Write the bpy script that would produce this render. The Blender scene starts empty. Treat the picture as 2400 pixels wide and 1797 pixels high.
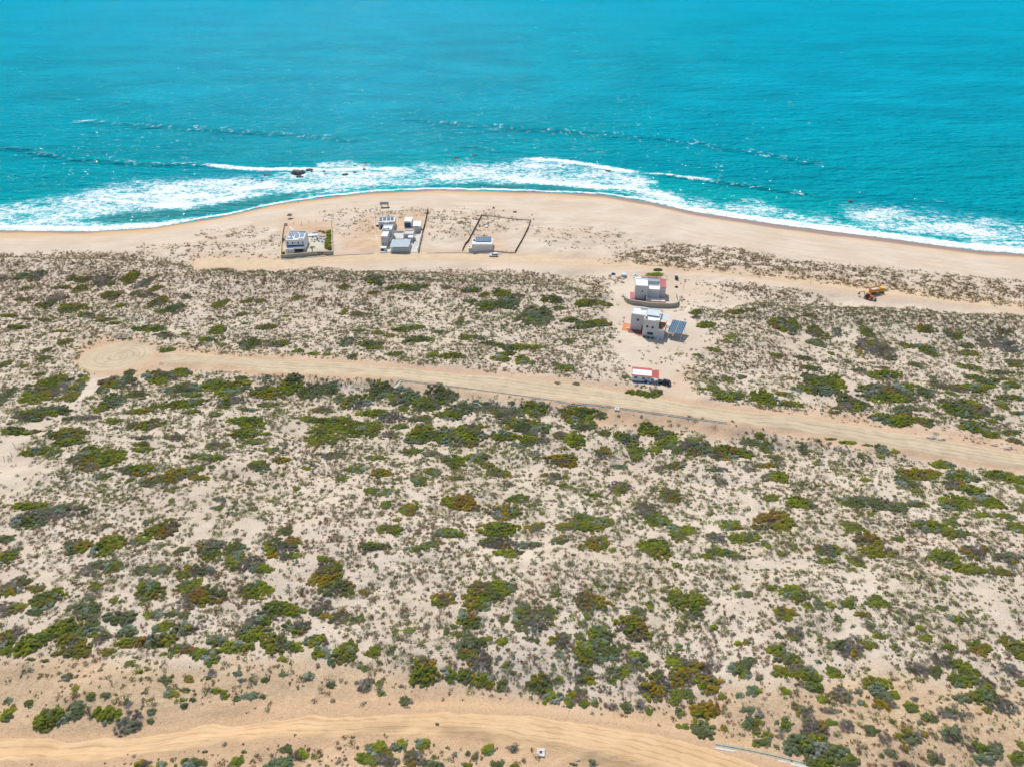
import bpy, bmesh, math, random
import numpy as np
from mathutils import Vector, Matrix

# ------------------------------------------------------------------ camera, sky, sun, exposure
W0, H0 = 2400.0, 1797.0
FPX = 1640.0
PITCH = math.radians(33.2)
CAMZ = 142.0
SP, CP = math.sin(PITCH), math.cos(PITCH)
scn = bpy.context.scene
COL = scn.collection
cam_d = bpy.data.cameras.new('camera'); cam = bpy.data.objects.new('camera', cam_d); COL.objects.link(cam)
cam.location = (0, 0, CAMZ); cam.rotation_euler = (math.pi/2 - PITCH, 0, 0)
cam_d.sensor_fit = 'HORIZONTAL'; cam_d.sensor_width = 36; cam_d.lens = 36*FPX/W0
cam_d.clip_start = 1; cam_d.clip_end = 30000
scn.camera = cam
SUN_EL, SUN_AZ = math.radians(58), math.radians(-21)     # azimuth from +Y (ahead of the camera), negative = left
wd = bpy.data.worlds.new('World'); scn.world = wd; wd.use_nodes = True
nt = wd.node_tree; bg = nt.nodes['Background']
sk = nt.nodes.new('ShaderNodeTexSky'); sk.sky_type = 'NISHITA'; sk.sun_disc = False
sk.sun_elevation = SUN_EL; sk.sun_rotation = SUN_AZ; sk.air_density = 1.0; sk.dust_density = 0.6; sk.ozone_density = 1.6
nt.links.new(sk.outputs[0], bg.inputs[0]); bg.inputs[1].default_value = 0.15
sd = bpy.data.lights.new('sun', 'SUN'); sd.energy = 3.8; sd.angle = math.radians(0.5); sd.color = (1.0, 0.95, 0.87)
so = bpy.data.objects.new('sun', sd); COL.objects.link(so)
sdir = Vector((math.sin(SUN_AZ)*math.cos(SUN_EL), math.cos(SUN_AZ)*math.cos(SUN_EL), math.sin(SUN_EL)))
so.rotation_euler = sdir.to_track_quat('Z', 'Y').to_euler(); so.location = (0, 0, 300)
scn.view_settings.view_transform = 'Standard'; scn.view_settings.look = 'None'
scn.view_settings.exposure = 0.0; scn.view_settings.gamma = 1.0

# ------------------------------------------------------------------ numeric helpers
def proj(X, Y, Z):
    X = np.asarray(X, float); Y = np.asarray(Y, float); Z = np.asarray(Z, float)
    zc = Y*CP + (CAMZ - Z)*SP
    yc = Y*SP - (CAMZ - Z)*CP
    ok = zc > 5
    zc = np.where(ok, zc, 5)
    return np.where(ok, W0/2 + FPX*X/zc, -9e3), np.where(ok, H0/2 - FPX*yc/zc, 9e3)
def scale_at(Y, Z=5): return FPX/(Y*CP + (CAMZ - Z)*SP)
def ray(px, py):
    u = (px - W0/2)/FPX; v = -(py - H0/2)/FPX
    return u, CP + v*SP, -SP + v*CP
def U0(px, py, z=5.0):
    u, dy, dz = ray(np.asarray(px, float), np.asarray(py, float))
    t = (z - CAMZ)/dz
    return u*t, dy*t
def ov(pts): return [(x*1.085, y*1.085) for x, y in pts]
def w0(pts, z=5.0):
    p = np.array(pts, float); x, y = U0(p[:, 0], p[:, 1], z); return np.stack([x, y], 1)
def sstep(a, b, x):
    t = np.clip((x - a)/(b - a), 0, 1); return t*t*(3 - 2*t)
def _h(ix, iy, s):
    n = (ix*374761393 + iy*668265263 + s*1442695041) & 0xffffffff
    n = ((n ^ (n >> 13))*1274126177) & 0xffffffff
    return ((n ^ (n >> 16)) & 0xffff)/65535.0
def vnoise(x, y, s=0):
    ix = np.floor(x).astype(np.int64); iy = np.floor(y).astype(np.int64)
    fx = x - ix; fy = y - iy; fx = fx*fx*(3-2*fx); fy = fy*fy*(3-2*fy)
    a = _h(ix, iy, s); b = _h(ix+1, iy, s); c = _h(ix, iy+1, s); d = _h(ix+1, iy+1, s)
    return (a*(1-fx)+b*fx)*(1-fy) + (c*(1-fx)+d*fx)*fy
def fbm(x, y, s=0, o=4):
    r = 0; a = .5; t = 0
    for k in range(o):
        r = r + a*vnoise(x, y, s+k*17); t += a; a *= .5; x = x*2.03+7.1; y = y*2.03-3.7
    return r/t
def seg_dist(px, py, pts):
    d = np.full(np.shape(px), 1e9)
    for (x0, y0), (x1, y1) in zip(pts[:-1], pts[1:]):
        dx, dy = x1-x0, y1-y0; L = dx*dx+dy*dy+1e-9
        t = np.clip(((px-x0)*dx+(py-y0)*dy)/L, 0, 1)
        d = np.minimum(d, np.hypot(px-x0-t*dx, py-y0-t*dy))
    return d
def inside(px, py, pts):
    r = np.zeros(np.shape(px), bool); n = len(pts)
    for i in range(n):
        x0, y0 = pts[i]; x1, y1 = pts[(i+1) % n]
        if y0 == y1: continue
        c = ((y0 > py) != (y1 > py)) & (px < (x1-x0)*(py-y0)/(y1-y0)+x0)
        r ^= c
    return r
def sdpoly(px, py, pts):        # >0 inside
    d = seg_dist(px, py, list(pts)+[pts[0]])
    return np.where(inside(px, py, pts), d, -d)
def polymask(px, py, pts, soft): return sstep(-soft, soft, sdpoly(px, py, pts))

# ------------------------------------------------------------------ traced ground plan (photo pixels -> ground metres)
SHORE = ov([(-500,470),(-200,492),(0,498),(200,500),(330,492),(480,468),(600,441),(700,427),(800,416),(950,410),(1150,415),(1300,421),(1400,436),(1500,458),(1700,488),(1900,513),(2100,540),(2212,549),(2500,580),(2900,615)])
SHW = w0(SHORE, 0.0)
def shoreY(X): return np.interp(X, SHW[:, 0], SHW[:, 1])
LOWT = [(-900,1780),(-300,1730),(0,1724),(145,1736),(325,1721),(506,1695),(800,1672),(1053,1667),(1234,1674),(1415,1695),(1600,1728),(1700,1760),(1850,1815),(2100,1900)]
LOWB = [(-900,1850),(-300,1798),(0,1791),(290,1779),(470,1752),(615,1735),(800,1722),(980,1724),(1125,1739),(1270,1764),(1433,1797),(1560,1835),(1700,1880),(1900,1960)]
MIDT = [(384,824),(440,826),(543,836),(700,844),(800,848),(1054,872),(1271,890),(1470,915),(1600,942),(1636,948),(1854,973),(2071,1006),(2216,1031),(2400,1064),(2700,1115),(3100,1180)]
MIDB = [(384,857),(440,856),(520,858),(616,872),(800,881),(927,888),(1162,919),(1343,944),(1452,955),(1600,975),(1705,991),(1817,1006),(1962,1031),(2143,1062),(2400,1102),(2700,1160),(3100,1240)]
BRT = [(455,600),(560,604),(660,606),(760,598),(890,592),(1000,591),(1200,598),(1363,606),(1580,622),(1851,644),(2041,666),(2231,692),(2400,712),(2700,750),(3100,800)]
BRB = [(455,626),(560,630),(660,628),(760,620),(890,610),(1000,607),(1200,614),(1471,628),(1688,640),(1878,666),(2014,685),(2231,708),(2400,728),(2700,768),(3100,822)]
CIRC = [(277+95*math.cos(a), 836+40*math.sin(a)) for a in np.linspace(0, 2*math.pi, 29)[:-1]]
def strip(t, b): return list(t) + list(b)[::-1]
PATH = ov([(222,812),(190,840),(120,890),(60,935),(0,985),(-60,1030)])
CLEAR = ov([(1290,655),(1325,640),(1300,600),(1340,590),(1450,588),(1530,598),(1570,612),(1628,642),(1600,660),(1530,664),(1490,668),(1535,700),(1540,735),(1515,765),(1480,800),(1500,850),(1512,872),(1440,880),(1430,845),(1360,830),(1335,770),(1318,740),(1330,700),(1310,680)])
SANDL = ov([(-200,960),(0,985),(50,985),(95,1005),(135,1030),(95,1060),(40,1085),(-200,1120)])
EMB = ov([(790,828),(860,820),(1100,850),(1230,868),(1400,890),(1570,915),(1640,930),(1560,950),(1480,925),(1400,935),(1330,915),(1290,925),(1240,880),(1150,872),(1020,868),(960,850),(880,848),(800,845)])
TCLEAR = ov([(430,545),(560,545),(620,555),(1000,545),(1240,550),(1440,570),(1440,582),(1200,580),(1000,570),(860,575),(700,580),(600,583),(500,580),(430,572)])
PIT = ov([(1760,612),(1990,628),(1990,650),(1880,655),(1800,640)])
TRACK2 = [(1125,1312),(1306,1305),(1451,1330),(1600,1338),(1890,1352),(2140,1400)]
TRACK3 = [(290,1395),(318,1420),(342,1460),(325,1495)]
NORTHV = ov([(1330,545),(1380,522),(1450,515),(1600,532),(1800,560),(2000,578),(2212,595),(2600,625),(2600,700),(2212,662),(2000,638),(1800,605),(1600,583),(1400,566)])
LANDV = ov([(-700,530),(0,533),(150,530),(300,537),(395,550),(420,578),(560,590),(700,582),(900,571),(1050,574),(1200,580),(1440,596),(1760,615),(2000,642),(2212,672),(2900,740),(2900,2600),(-700,2600)])
OCHRE = ov([(-900,1400),(0,1410),(250,1425),(420,1440),(600,1420),(850,1440),(1000,1470),(1130,1500),(1300,1540),(1500,1500),(1700,1480),(1900,1440),(2050,1480),(2212,1500),(2900,1560),(2900,2600),(-900,2600)])
SLOPE = ov([(-900,1420),(0,1418),(200,1420),(400,1432),(560,1425),(760,1425),(880,1455),(1050,1500),(1200,1545),(1450,1580),(1600,1640),(1650,1800),(-900,1800)])
LMID_W = w0(MIDB, 7.0)
RIDGE = ov([(-700,560),(0,562),(200,566),(400,574),(600,588),(800,594),(1000,602),(1200,618),(1290,640),(1400,655),(1490,658),(1700,668),(1900,676),(2212,694),(2900,750)])
RIDGE_W = w0(RIDGE, 7.0)
LOWT_W = w0(LOWT, 8.0); LOWB_W = w0(LOWB, 8.0)

def flatmask(px, py):
    m = np.zeros(np.shape(px))
    for t, b in ((LOWT, LOWB), (MIDT, MIDB), (BRT, BRB)): m = np.maximum(m, polymask(px, py, strip(t, b), 10))
    m = np.maximum(m, polymask(px, py, CIRC, 10)); m = np.maximum(m, .8*polymask(px, py, CLEAR, 10))
    m = np.maximum(m, polymask(px, py, TCLEAR, 8))
    return m
def hbase(X, Y):
    d = shoreY(X) - Y
    h = np.where(d < 0, np.maximum(d*0.07, -7), 0)
    h = h + 2.6*sstep(-2, 26, d)*(d > -3) + 1.6*sstep(24, 60, d) + 5.0*sstep(90, 330, d)
    return h, d
def H(X, Y):
    X = np.asarray(X, float); Y = np.asarray(Y, float)
    h, d = hbase(X, Y)
    px, py = proj(X, Y, 6.0)
    land = sstep(45, 80, d)
    fm = flatmask(px, py)
    ry = np.interp(X, RIDGE_W[:, 0], RIDGE_W[:, 1]); q = Y - ry
    wig = (fbm(X/22, Y*0+3, 5)-.5)*5
    q = q + wig
    amp = 3.6*(0.55+.9*fbm(X/30, Y*0, 9))*(1-.75*polymask(px, py, CLEAR, 30))
    h = h + amp*np.where(q > 0, np.exp(-(q/5.5)**2), np.exp(-(q/17.0)**2))*(1-fm)
    bump = (fbm(X/30, Y/26, 1)-.5)*4.2 + (fbm(X/8, Y/7, 2)-.5)*1.5 + (fbm(X/2.6, Y/2.4, 3, 3)-.5)*.42
    h = h + bump*land*(1-.94*fm)
    h = h + (fbm(X/14, Y/5, 21)-.5)*.5*sstep(3, 15, d)*(1-land)
    h = h + (fbm(X/2.2, Y/1.6, 22, 3)-.5)*.16*sstep(20, 40, d)*(1-.9*fm)
    # embankment below the middle road, cut slope above the lower road
    my = np.interp(X, LMID_W[:, 0], LMID_W[:, 1]); e = my - Y
    h = h - 2.4*sstep(1, 9, e)*(1-sstep(30, 85, e))*sstep(-110, -70, X)*(1-sstep(80, 130, X))
    ly = np.interp(X, LOWT_W[:, 0], LOWT_W[:, 1]); e = Y - ly
    h = h + 1.8*sstep(3, 14, e)*(1-sstep(40, 110, e))
    return h
HFULL = H
def U(px, py, n=14):
    px = np.atleast_1d(np.asarray(px, float)); py = np.atleast_1d(np.asarray(py, float))
    z = np.full(px.shape, 6.0)
    for k in range(n):
        X, Y = U0(px, py, z); z = .5*z + .5*H(X, Y)
    X, Y = U0(px, py, z)
    return X, Y, H(X, Y)
def U1(px, py):
    X, Y, Z = U(px, py); return Vector((X[0], Y[0], Z[0]))

# ------------------------------------------------------------------ materials
def mat(name, rough=.8, base=(.5, .5, .5), spec=.3, metal=0.0):
    m = bpy.data.materials.new(name); m.use_nodes = True
    b = m.node_tree.nodes['Principled BSDF']
    b.inputs['Base Color'].default_value = (*base, 1); b.inputs['Roughness'].default_value = rough
    b.inputs['Specular IOR Level'].default_value = spec; b.inputs['Metallic'].default_value = metal
    return m, m.node_tree, b
class N:
    def __init__(s, nt): s.nt = nt; s.geo = None
    def new(s, t, **k):
        n = s.nt.nodes.new(t)
        for a, v in k.items(): setattr(n, a, v)
        return n
    def put(s, n, i, v):
        if v is None: return
        if isinstance(v, bpy.types.NodeSocket): s.nt.links.new(v, n.inputs[i])
        else: n.inputs[i].default_value = v
    def pos(s, sc=(1, 1, 1), rz=0):
        if s.geo is None: s.geo = s.new('ShaderNodeNewGeometry')
        m = s.new('ShaderNodeMapping'); m.inputs['Scale'].default_value = sc; m.inputs['Rotation'].default_value = (0, 0, rz)
        s.nt.links.new(s.geo.outputs['Position'], m.inputs['Vector']); return m.outputs[0]
    def opos(s, sc=(1, 1, 1)):
        t = s.new('ShaderNodeTexCoord'); m = s.new('ShaderNodeMapping'); m.inputs['Scale'].default_value = sc
        s.nt.links.new(t.outputs['Object'], m.inputs['Vector']); return m.outputs[0]
    def noise(s, vec, scale=1, det=4, rough=.55, dist=0):
        n = s.new('ShaderNodeTexNoise'); s.put(n, 'Vector', vec); s.put(n, 'Scale', scale); s.put(n, 'Detail', det)
        s.put(n, 'Roughness', rough); s.put(n, 'Distortion', dist); return n.outputs['Fac']
    def vor(s, vec, scale=1, feature='F1', rnd=1.0):
        n = s.new('ShaderNodeTexVoronoi', feature=feature); s.put(n, 'Vector', vec); s.put(n, 'Scale', scale); s.put(n, 'Randomness', rnd)
        return n.outputs['Distance']
    def math(s, op, a, b=None, c=None, clamp=False):
        n = s.new('ShaderNodeMath', operation=op); n.use_clamp = clamp
        s.put(n, 0, a); s.put(n, 1, b); s.put(n, 2, c); return n.outputs[0]
    def ramp(s, v, a, b, lo=0.0, hi=1.0, smooth=True):
        n = s.new('ShaderNodeMapRange'); n.interpolation_type = 'SMOOTHSTEP' if smooth else 'LINEAR'
        s.put(n, 0, v); s.put(n, 1, a); s.put(n, 2, b); s.put(n, 3, lo); s.put(n, 4, hi); return n.outputs[0]
    def mix(s, f, a, b, bt='MIX'):
        n = s.new('ShaderNodeMix', data_type='RGBA', blend_type=bt)
        s.put(n, 0, f); s.put(n, 6, a if isinstance(a, bpy.types.NodeSocket) else (*a, 1)); s.put(n, 7, b if isinstance(b, bpy.types.NodeSocket) else (*b, 1))
        return n.outputs[2]
    def attr(s, name, out='Fac'):
        n = s.new('ShaderNodeAttribute', attribute_name=name); return n.outputs[out]
    def bump(s, h, strength, dist, nrm=None):
        n = s.new('ShaderNodeBump'); s.put(n, 'Strength', strength); s.put(n, 'Distance', dist); s.put(n, 'Height', h)
        if nrm is not None: s.put(n, 'Normal', nrm)
        return n.outputs[0]
def simple(name, base, rough=.8, spec=.3, var=.12, nscale=3.0, metal=0.0, bmp=0.0):
    m, t, b = mat(name, rough, base, spec, metal); g = N(t)
    f = g.noise(g.opos(), nscale, 5, .6)
    lo = tuple(c*(1-var) for c in base); hi = tuple(min(1, c*(1+var)) for c in base)
    t.links.new(g.mix(g.ramp(f, .3, .7), lo, hi), b.inputs['Base Color'])
    if bmp: t.links.new(g.bump(f, bmp, .03), b.inputs['Normal'])
    return m

# ------------------------------------------------------------------ object helpers
def grid_mesh(name, xs, ys, Z, attrs, material, smooth=True):
    nx, ny = len(xs), len(ys)
    X, Y = np.meshgrid(xs, ys)
    co = np.stack([X, Y, Z], -1).reshape(-1, 3).astype(np.float32)
    i = np.arange((ny-1)*(nx-1)); r = i//(nx-1); c = i % (nx-1); a = r*nx + c
    f = np.stack([a, a+1, a+1+nx, a+nx], 1)
    return raw_mesh(name, co, f, attrs, material, smooth)
def raw_mesh(name, co, f, attrs, material, smooth=False, link=True):
    me = bpy.data.meshes.new(name); k = f.shape[1]
    me.vertices.add(len(co)); me.vertices.foreach_set('co', np.ascontiguousarray(co, np.float32).ravel())
    me.loops.add(f.size); me.loops.foreach_set('vertex_index', np.ascontiguousarray(f, np.int32).ravel())
    me.polygons.add(len(f)); me.polygons.foreach_set('loop_start', np.arange(0, f.size, k, dtype=np.int32))
    me.polygons.foreach_set('loop_total', np.full(len(f), k, np.int32))
    me.polygons.foreach_set('use_smooth', np.full(len(f), smooth, bool))
    for n, v in attrs.items():
        if v.ndim == 2:
            at = me.color_attributes.new(n, 'FLOAT_COLOR', 'POINT'); at.data.foreach_set('color', np.ascontiguousarray(v, np.float32).ravel())
        else:
            at = me.attributes.new(n, 'FLOAT', 'POINT'); at.data.foreach_set('value', np.ascontiguousarray(v, np.float32).ravel())
    me.update(calc_edges=True)
    me.materials.append(material)
    o = bpy.data.objects.new(name, me)
    if link: COL.objects.link(o)
    return o
def tag(o, label=None, cat=None, group=None, kind=None):
    if label: o['label'] = label
    if cat: o['category'] = cat
    if group: o['group'] = group
    if kind: o['kind'] = kind
    return o
rng = np.random.default_rng(7); random.seed(7)
# ------------------------------------------------------------------ ground sheet
def axis(lo, hi, step, far_lo, far_hi):
    a = [lo]; s = step
    while a[-1] > far_lo: s *= 1.25; a.append(a[-1]-s)
    b = [hi]; s = step
    while b[-1] < far_hi: s *= 1.25; b.append(b[-1]+s)
    return np.array(a[::-1][:-1] + list(np.arange(lo, hi+1e-6, step)) + b[1:])
gx = axis(-345, 345, 1.0, -4000, 4000)
gy = axis(62, 440, 0.85, -4000, 460)
GX, GY = np.meshgrid(gx, gy)
GZ = H(GX, GY)
far = sstep(440, 900, np.hypot(GX, GY-250))
GZ = GZ + far*(fbm(GX/160, GY/160, 31)-.4)*10*(GY < shoreY(GX)-60)
d_sh = shoreY(GX) - GY
def H(X, Y):                        # height read off the finished ground sheet
    X = np.asarray(X, float); Y = np.asarray(Y, float)
    i = np.clip(np.searchsorted(gx, X)-1, 0, len(gx)-2); j = np.clip(np.searchsorted(gy, Y)-1, 0, len(gy)-2)
    u = np.clip((X-gx[i])/(gx[i+1]-gx[i]), 0, 1); v = np.clip((Y-gy[j])/(gy[j+1]-gy[j]), 0, 1)
    return (GZ[j, i]*(1-u)+GZ[j, i+1]*u)*(1-v) + (GZ[j+1, i]*(1-u)+GZ[j+1, i+1]*u)*v
gpx, gpy = proj(GX, GY, GZ)
wob = (fbm(GX/9, GY/7, 41)-.5)
def pm(poly, soft, w=0.0): return polymask(gpx + wob*w, gpy + wob*w, poly, soft)
rw = sstep(20, 110, GX)*(1-.4*sstep(190, 260, GX))
A_wet = 1-sstep(1.0+6.5*rw, 6.0+7*rw, d_sh + (fbm(GX/16, GY/16, 43)-.5)*5)
A_damp = 1-sstep(5, 21, d_sh + (fbm(GX/20, GY/12, 44)-.5)*9)
A_ochre = np.maximum(pm(OCHRE, 40, 60), .0)
lexp = np.clip(1 - np.clip(-sdpoly(gpx, gpy, strip(LOWT, LOWB)), 0, 90)/70, 0, 1)
mid = strip(MIDT, MIDB); mexp = np.clip(1 - np.clip(-sdpoly(gpx, gpy, mid), 0, 60)/24, 0, 1)
cexp = np.clip(1 - np.clip(-sdpoly(gpx, gpy, CIRC), 0, 60)/22, 0, 1)
bexp = np.clip(1 - np.clip(-sdpoly(gpx, gpy, strip(BRT, BRB)), 0, 60)/16, 0, 1)
A_red = np.maximum.reduce([mexp*.95, lexp*.7, cexp*.95, pm(EMB, 14, 20)*.9, bexp*.55])
yard = np.maximum.reduce([pm(p, 16, 34)*k*(.45+.9*fbm(GX/6, GY/4, 46)) for p, k in ((ov([(610,480),(720,478),(722,560),(800,575),(605,560)]), .9), (ov([(740,520),(800,470),(925,455),(905,550),(740,552)]), .8), (ov([(1000,520),(1030,500),(1080,495),(1100,548),(1000,548)]), .55), (ov([(1420,590),(1520,600),(1600,645),(1470,640)]), .3), (ov([(1470,790),(1500,780),(1515,880),(1430,870)]), .5), (ov([(1600,880),(1800,880),(2212,950),(2212,985),(1900,930),(1640,905)]), .85))])
A_red = np.maximum(A_red, yard)
A_bare = np.maximum.reduce([(1-sstep(3, 12, seg_dist(gpx, gpy, TRACK2)+wob*10))*.8, pm(CLEAR, 8, 10), pm(SANDL, 12, 20), 1-sstep(9, 18, seg_dist(gpx, gpy, PATH)+wob*14), bexp*.6])
A_veg = pm(LANDV, 10, 20)*(1-np.clip(A_bare, 0, 1))
soil, t, b = mat('sandy_ground', .95, spec=.08); g = N(t)
n1 = g.noise(g.pos(), .05, 4, .6); n2 = g.noise(g.pos((1, 1, 1)), .9, 5, .7); n3 = g.noise(g.pos(), 3.2, 4, .75); n4 = g.noise(g.pos((.25, 1.4, 1)), .5, 5, .6)
c = g.mix(g.ramp(n1, .35, .65), (.61, .495, .37), (.68, .565, .435))
c = g.mix(g.math('MULTIPLY', g.ramp(n4, .45, .7), .35), c, (.60, .455, .30))
c = g.mix(g.attr('ochre'), c, g.mix(g.ramp(n2, .35, .7), (.57, .385, .225), (.66, .49, .31)))
c = g.mix(g.math('MULTIPLY', g.attr('red'), g.ramp(n2, .2, .75, .35, 1)), c, (.60, .365, .20))
# litter, dry stalks and pebbles between the plants
lit = g.math('MULTIPLY', g.attr('veg'), g.ramp(n3, .54, .66))
c = g.mix(g.math('MULTIPLY', lit, .72), c, (.27, .20, .135))
st = g.vor(g.pos((1, 1, .3)), 1.7)
c = g.mix(g.math('MULTIPLY', g.math('MULTIPLY', g.attr('veg'), g.ramp(st, .19, .10)), .85), c, (.17, .125, .085))
vv = g.vor(g.pos((1, 1, 1)), .8)
c = g.mix(g.math('MULTIPLY', g.attr('ochre'), g.math('MULTIPLY', g.ramp(vv, .11, .05), .6)), c, (.78, .66, .50))
cs = g.new('ShaderNodeCombineXYZ'); sx_ = g.new('ShaderNodeSeparateXYZ'); t.links.new(g.geo.outputs['Position'], sx_.inputs[0])
t.links.new(g.math('MULTIPLY', sx_.outputs[0], .03), cs.inputs[0]); t.links.new(g.attr('shore'), cs.inputs[1])
wr = g.noise(cs.outputs[0], .55, 5, .65); wr2 = g.noise(cs.outputs[0], 1.6, 3, .6)
bm_ = g.attr('beach')
c = g.mix(g.math('MULTIPLY', bm_, g.ramp(wr, .50, .62)), c, g.mix(.5, c, (.56, .40, .255)))
c = g.mix(g.math('MULTIPLY', bm_, g.math('MULTIPLY', g.ramp(wr2, .58, .66), .55)), c, (.50, .37, .25))
c = g.mix(g.math('MULTIPLY', bm_, g.math('MULTIPLY', g.ramp(n3, .60, .68), .5)), c, (.42, .31, .21))
c = g.mix(g.attr('damp'), c, (.60, .40, .225))
c = g.mix(g.attr('wet'), c, (.30, .20, .155))
t.links.new(c, b.inputs['Base Color'])
t.links.new(g.ramp(g.attr('wet'), .3, 1, .95, .38), b.inputs['Roughness'])
hh = g.math('ADD', g.math('MULTIPLY', n2, 1.0), g.math('MULTIPLY', n3, .5))
inland = g.ramp(g.attr('damp'), 0, 1, 1, .15)
t.links.new(g.bump(g.math('MULTIPLY', hh, inland), .8, .32), b.inputs['Normal'])
fl = lambda a: np.clip(a, 0, 1).reshape(-1)
ground = grid_mesh('ground', gx, gy, GZ, dict(wet=fl(A_wet), damp=fl(A_damp), ochre=fl(A_ochre), red=fl(A_red), veg=fl(A_veg), shore=np.clip(d_sh, -5, 400).reshape(-1), beach=fl(sstep(8, 18, d_sh)*(1-A_veg)*(1-sstep(85, 105, d_sh)))), soil)
tag(ground, kind='structure')

# ------------------------------------------------------------------ sea
wx = axis(-340, 340, 1.0, -9000, 9000)
b_ = [470.0]; s_ = 1.0
while b_[-1] < 12000: s_ = min(s_*1.03, 400); b_.append(b_[-1]+s_)
wy = np.array([-4000, -800, 100, 200, 300] + list(np.arange(335, 470, .6)) + b_)
WX, WY = np.meshgrid(wx, wy)
wpx, wpy = proj(WX, WY, 0.0)
dsea = WY - shoreY(WX)                     # metres seaward
ox, oy = wpx/1.085, wpy/1.085
near = (dsea > -12) & (WY < 640) & (ox > -900) & (ox < 3200)
wz = np.zeros_like(WX); foam = np.zeros_like(WX); shal = np.zeros_like(WX); dark = np.zeros_like(WX); glint = np.zeros_like(WX)
qx, qy, qd = ox[near], oy[near], dsea[near]
wb = (fbm(WX[near]/12, WY[near]/8, 61)-.5); wb2 = (fbm(WX[near]/4, WY[near]/4, 62)-.5)
def stroke(pts, w, k, wob=8.0, below=None):
    d = seg_dist(qx + wb*wob, (qy + wb*wob*.5 + wb2*3), pts); e_ = sstep(-10, 45, qx-pts[0][0])*sstep(-10, 45, pts[-1][0]-qx); return k*np.clip(1-d/w, 0, 1)*(.25+.75*e_)*(.8+.5*(fbm(qx/14, qy/5, 74)-.3))
def area(pts, soft, k, wob=14): return k*polymask(qx + wb*wob, qy + wb*wob*.6, pts, soft)
F = np.zeros_like(qx)
F = np.maximum(F, area([(-400,455),(-200,462),(0,445),(120,425),(220,402),(330,388),(440,384),(560,382),(700,366),(850,358),(960,354),(1060,352),(1130,344),(1200,346),(1290,362),(1380,375),(1420,392),(1400,412),(1300,408),(1150,402),(1000,398),(880,402),(760,412),(640,428),(520,448),(400,470),(250,488),(100,496),(0,497),(-400,492)], 18, .48))
F = np.maximum(F, area([(0,458),(120,440),(230,420),(330,405),(430,398),(520,392),(560,400),(500,425),(440,442),(330,446),(200,440),(100,462),(0,480)], 16, .62))
F = np.maximum(F, stroke([(225,432),(330,443),(430,442),(500,428),(560,412)], 12, 1.1))
F = np.maximum(F, stroke([(440,430),(500,415),(580,400),(680,395),(780,388)], 16, .9))
F = np.maximum(F, stroke([(440,357),(480,361),(560,366),(640,366),(720,368),(800,366),(900,362)], 5.0, 1.3, 3))
F = np.maximum(F, stroke([(620,380),(700,372),(780,368)], 9, .85))
F = np.maximum(F, stroke([(1130,344),(1200,346),(1260,355),(1320,365),(1380,374)], 6, 1.25, 3))
F = np.maximum(F, stroke([(1380,373),(1440,378),(1500,387),(1560,396)], 3.2, 1.0, 3))
F = np.maximum(F, stroke([(1080,384),(1150,393),(1230,398),(1300,405),(1370,410),(1440,425),(1500,440)], 9, 1.1))
F = np.maximum(F, stroke([(1300,400),(1400,414),(1480,438),(1560,450)], 22, .66))
F = np.maximum(F, area([(1820,450),(1900,447),(1990,456),(2100,470),(2230,490),(2600,520),(2600,575),(2230,545),(2120,535),(2000,515),(1900,500),(1840,480)], 30, .50))
F = np.maximum(F, area([(1560,440),(1640,430),(1700,452),(1780,460),(1830,480),(1880,500),(1800,495),(1650,474),(1560,455)], 14, .36))
F = np.maximum(F, area([(680,352),(760,348),(800,356),(800,366),(690,364)], 6, .45))
# dark backwash strips between roller and beach
bw = np.maximum(area([(270,455),(400,452),(520,436),(640,415),(720,408),(620,432),(500,456),(380,474),(260,482),(180,478)], 7, 1), area([(1060,397),(1200,404),(1290,412),(1300,419),(1150,412),(980,407),(900,404)], 4, 1))
F = F*(1-.7*bw)*(.80+.55*(fbm(WX[near]/16, WY[near]/9, 66)-.5)*2)
sw = fbm(WX[near]/7, WX[near]*0, 71)
swash = np.clip(1-np.abs(qd-1.5-3.2*sw)/2.4, 0, 1)*.8
right = sstep(1300, 1500, qx)
swash = np.maximum(swash, right*np.clip(1-np.abs(qd-5)/8.0, 0, 1)*1.05)
swash = np.maximum(swash, (1-sstep(300,500,qx))*np.clip(1-np.abs(qd-4)/7.0, 0, 1)*.9)
F = np.maximum(F, swash*(.55+.9*fbm(WX[near]/9, WY[near]/4, 67)))
foam[near] = F
# swells and breakers: real height on the sheet
swells = [([(-300,300),(0,316),(150,342),(300,353),(440,357),(560,364)], 7, .9), ([(100,258),(260,268),(440,278),(560,286),(700,296),(850,311)], 8, .85),
          ([(820,255),(1000,270),(1250,285),(1400,297),(1520,312),(1640,332),(1760,352),(1860,370)], 8, .85), ([(1380,373),(1500,386),(1620,402),(1700,415),(1820,428)], 6, .9),
          ([(900,300),(1050,322),(1200,338)], 8, .45), ([(1900,420),(2050,440),(2212,462),(2500,490)], 8, .4), ([(1500,230),(1800,262),(2212,310)], 9, .3), ([(0,230),(300,215),(700,225)], 9, .25)]
S = np.zeros_like(qx); G2 = np.zeros_like(qx)
for pts, w, k in swells:
    d = seg_dist(qx + wb*6, qy + wb*5, pts); k = k*sstep(0, 110, qx-pts[0][0])*sstep(0, 130, pts[-1][0]-qx)*(.55+.9*fbm(qx/30, qx*0, 73)); S = np.maximum(S, k*np.exp(-(d/(w*.55))**2)); G2 = np.maximum(G2, k*np.exp(-(d/(w*.9))**2))
wz[near] = S*.85*sstep(2, 25, qd) + .25*np.clip(F, 0, 1)*sstep(1, 10, qd)*(.5+wb2)
glint[near] = G2; foam[near] = np.maximum(F, G2*.36*sstep(.45, .75, fbm(WX[near]/3, WY[near]/2, 75)))  # white flecks on swell crests: some foam, and glints painted as foam
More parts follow.
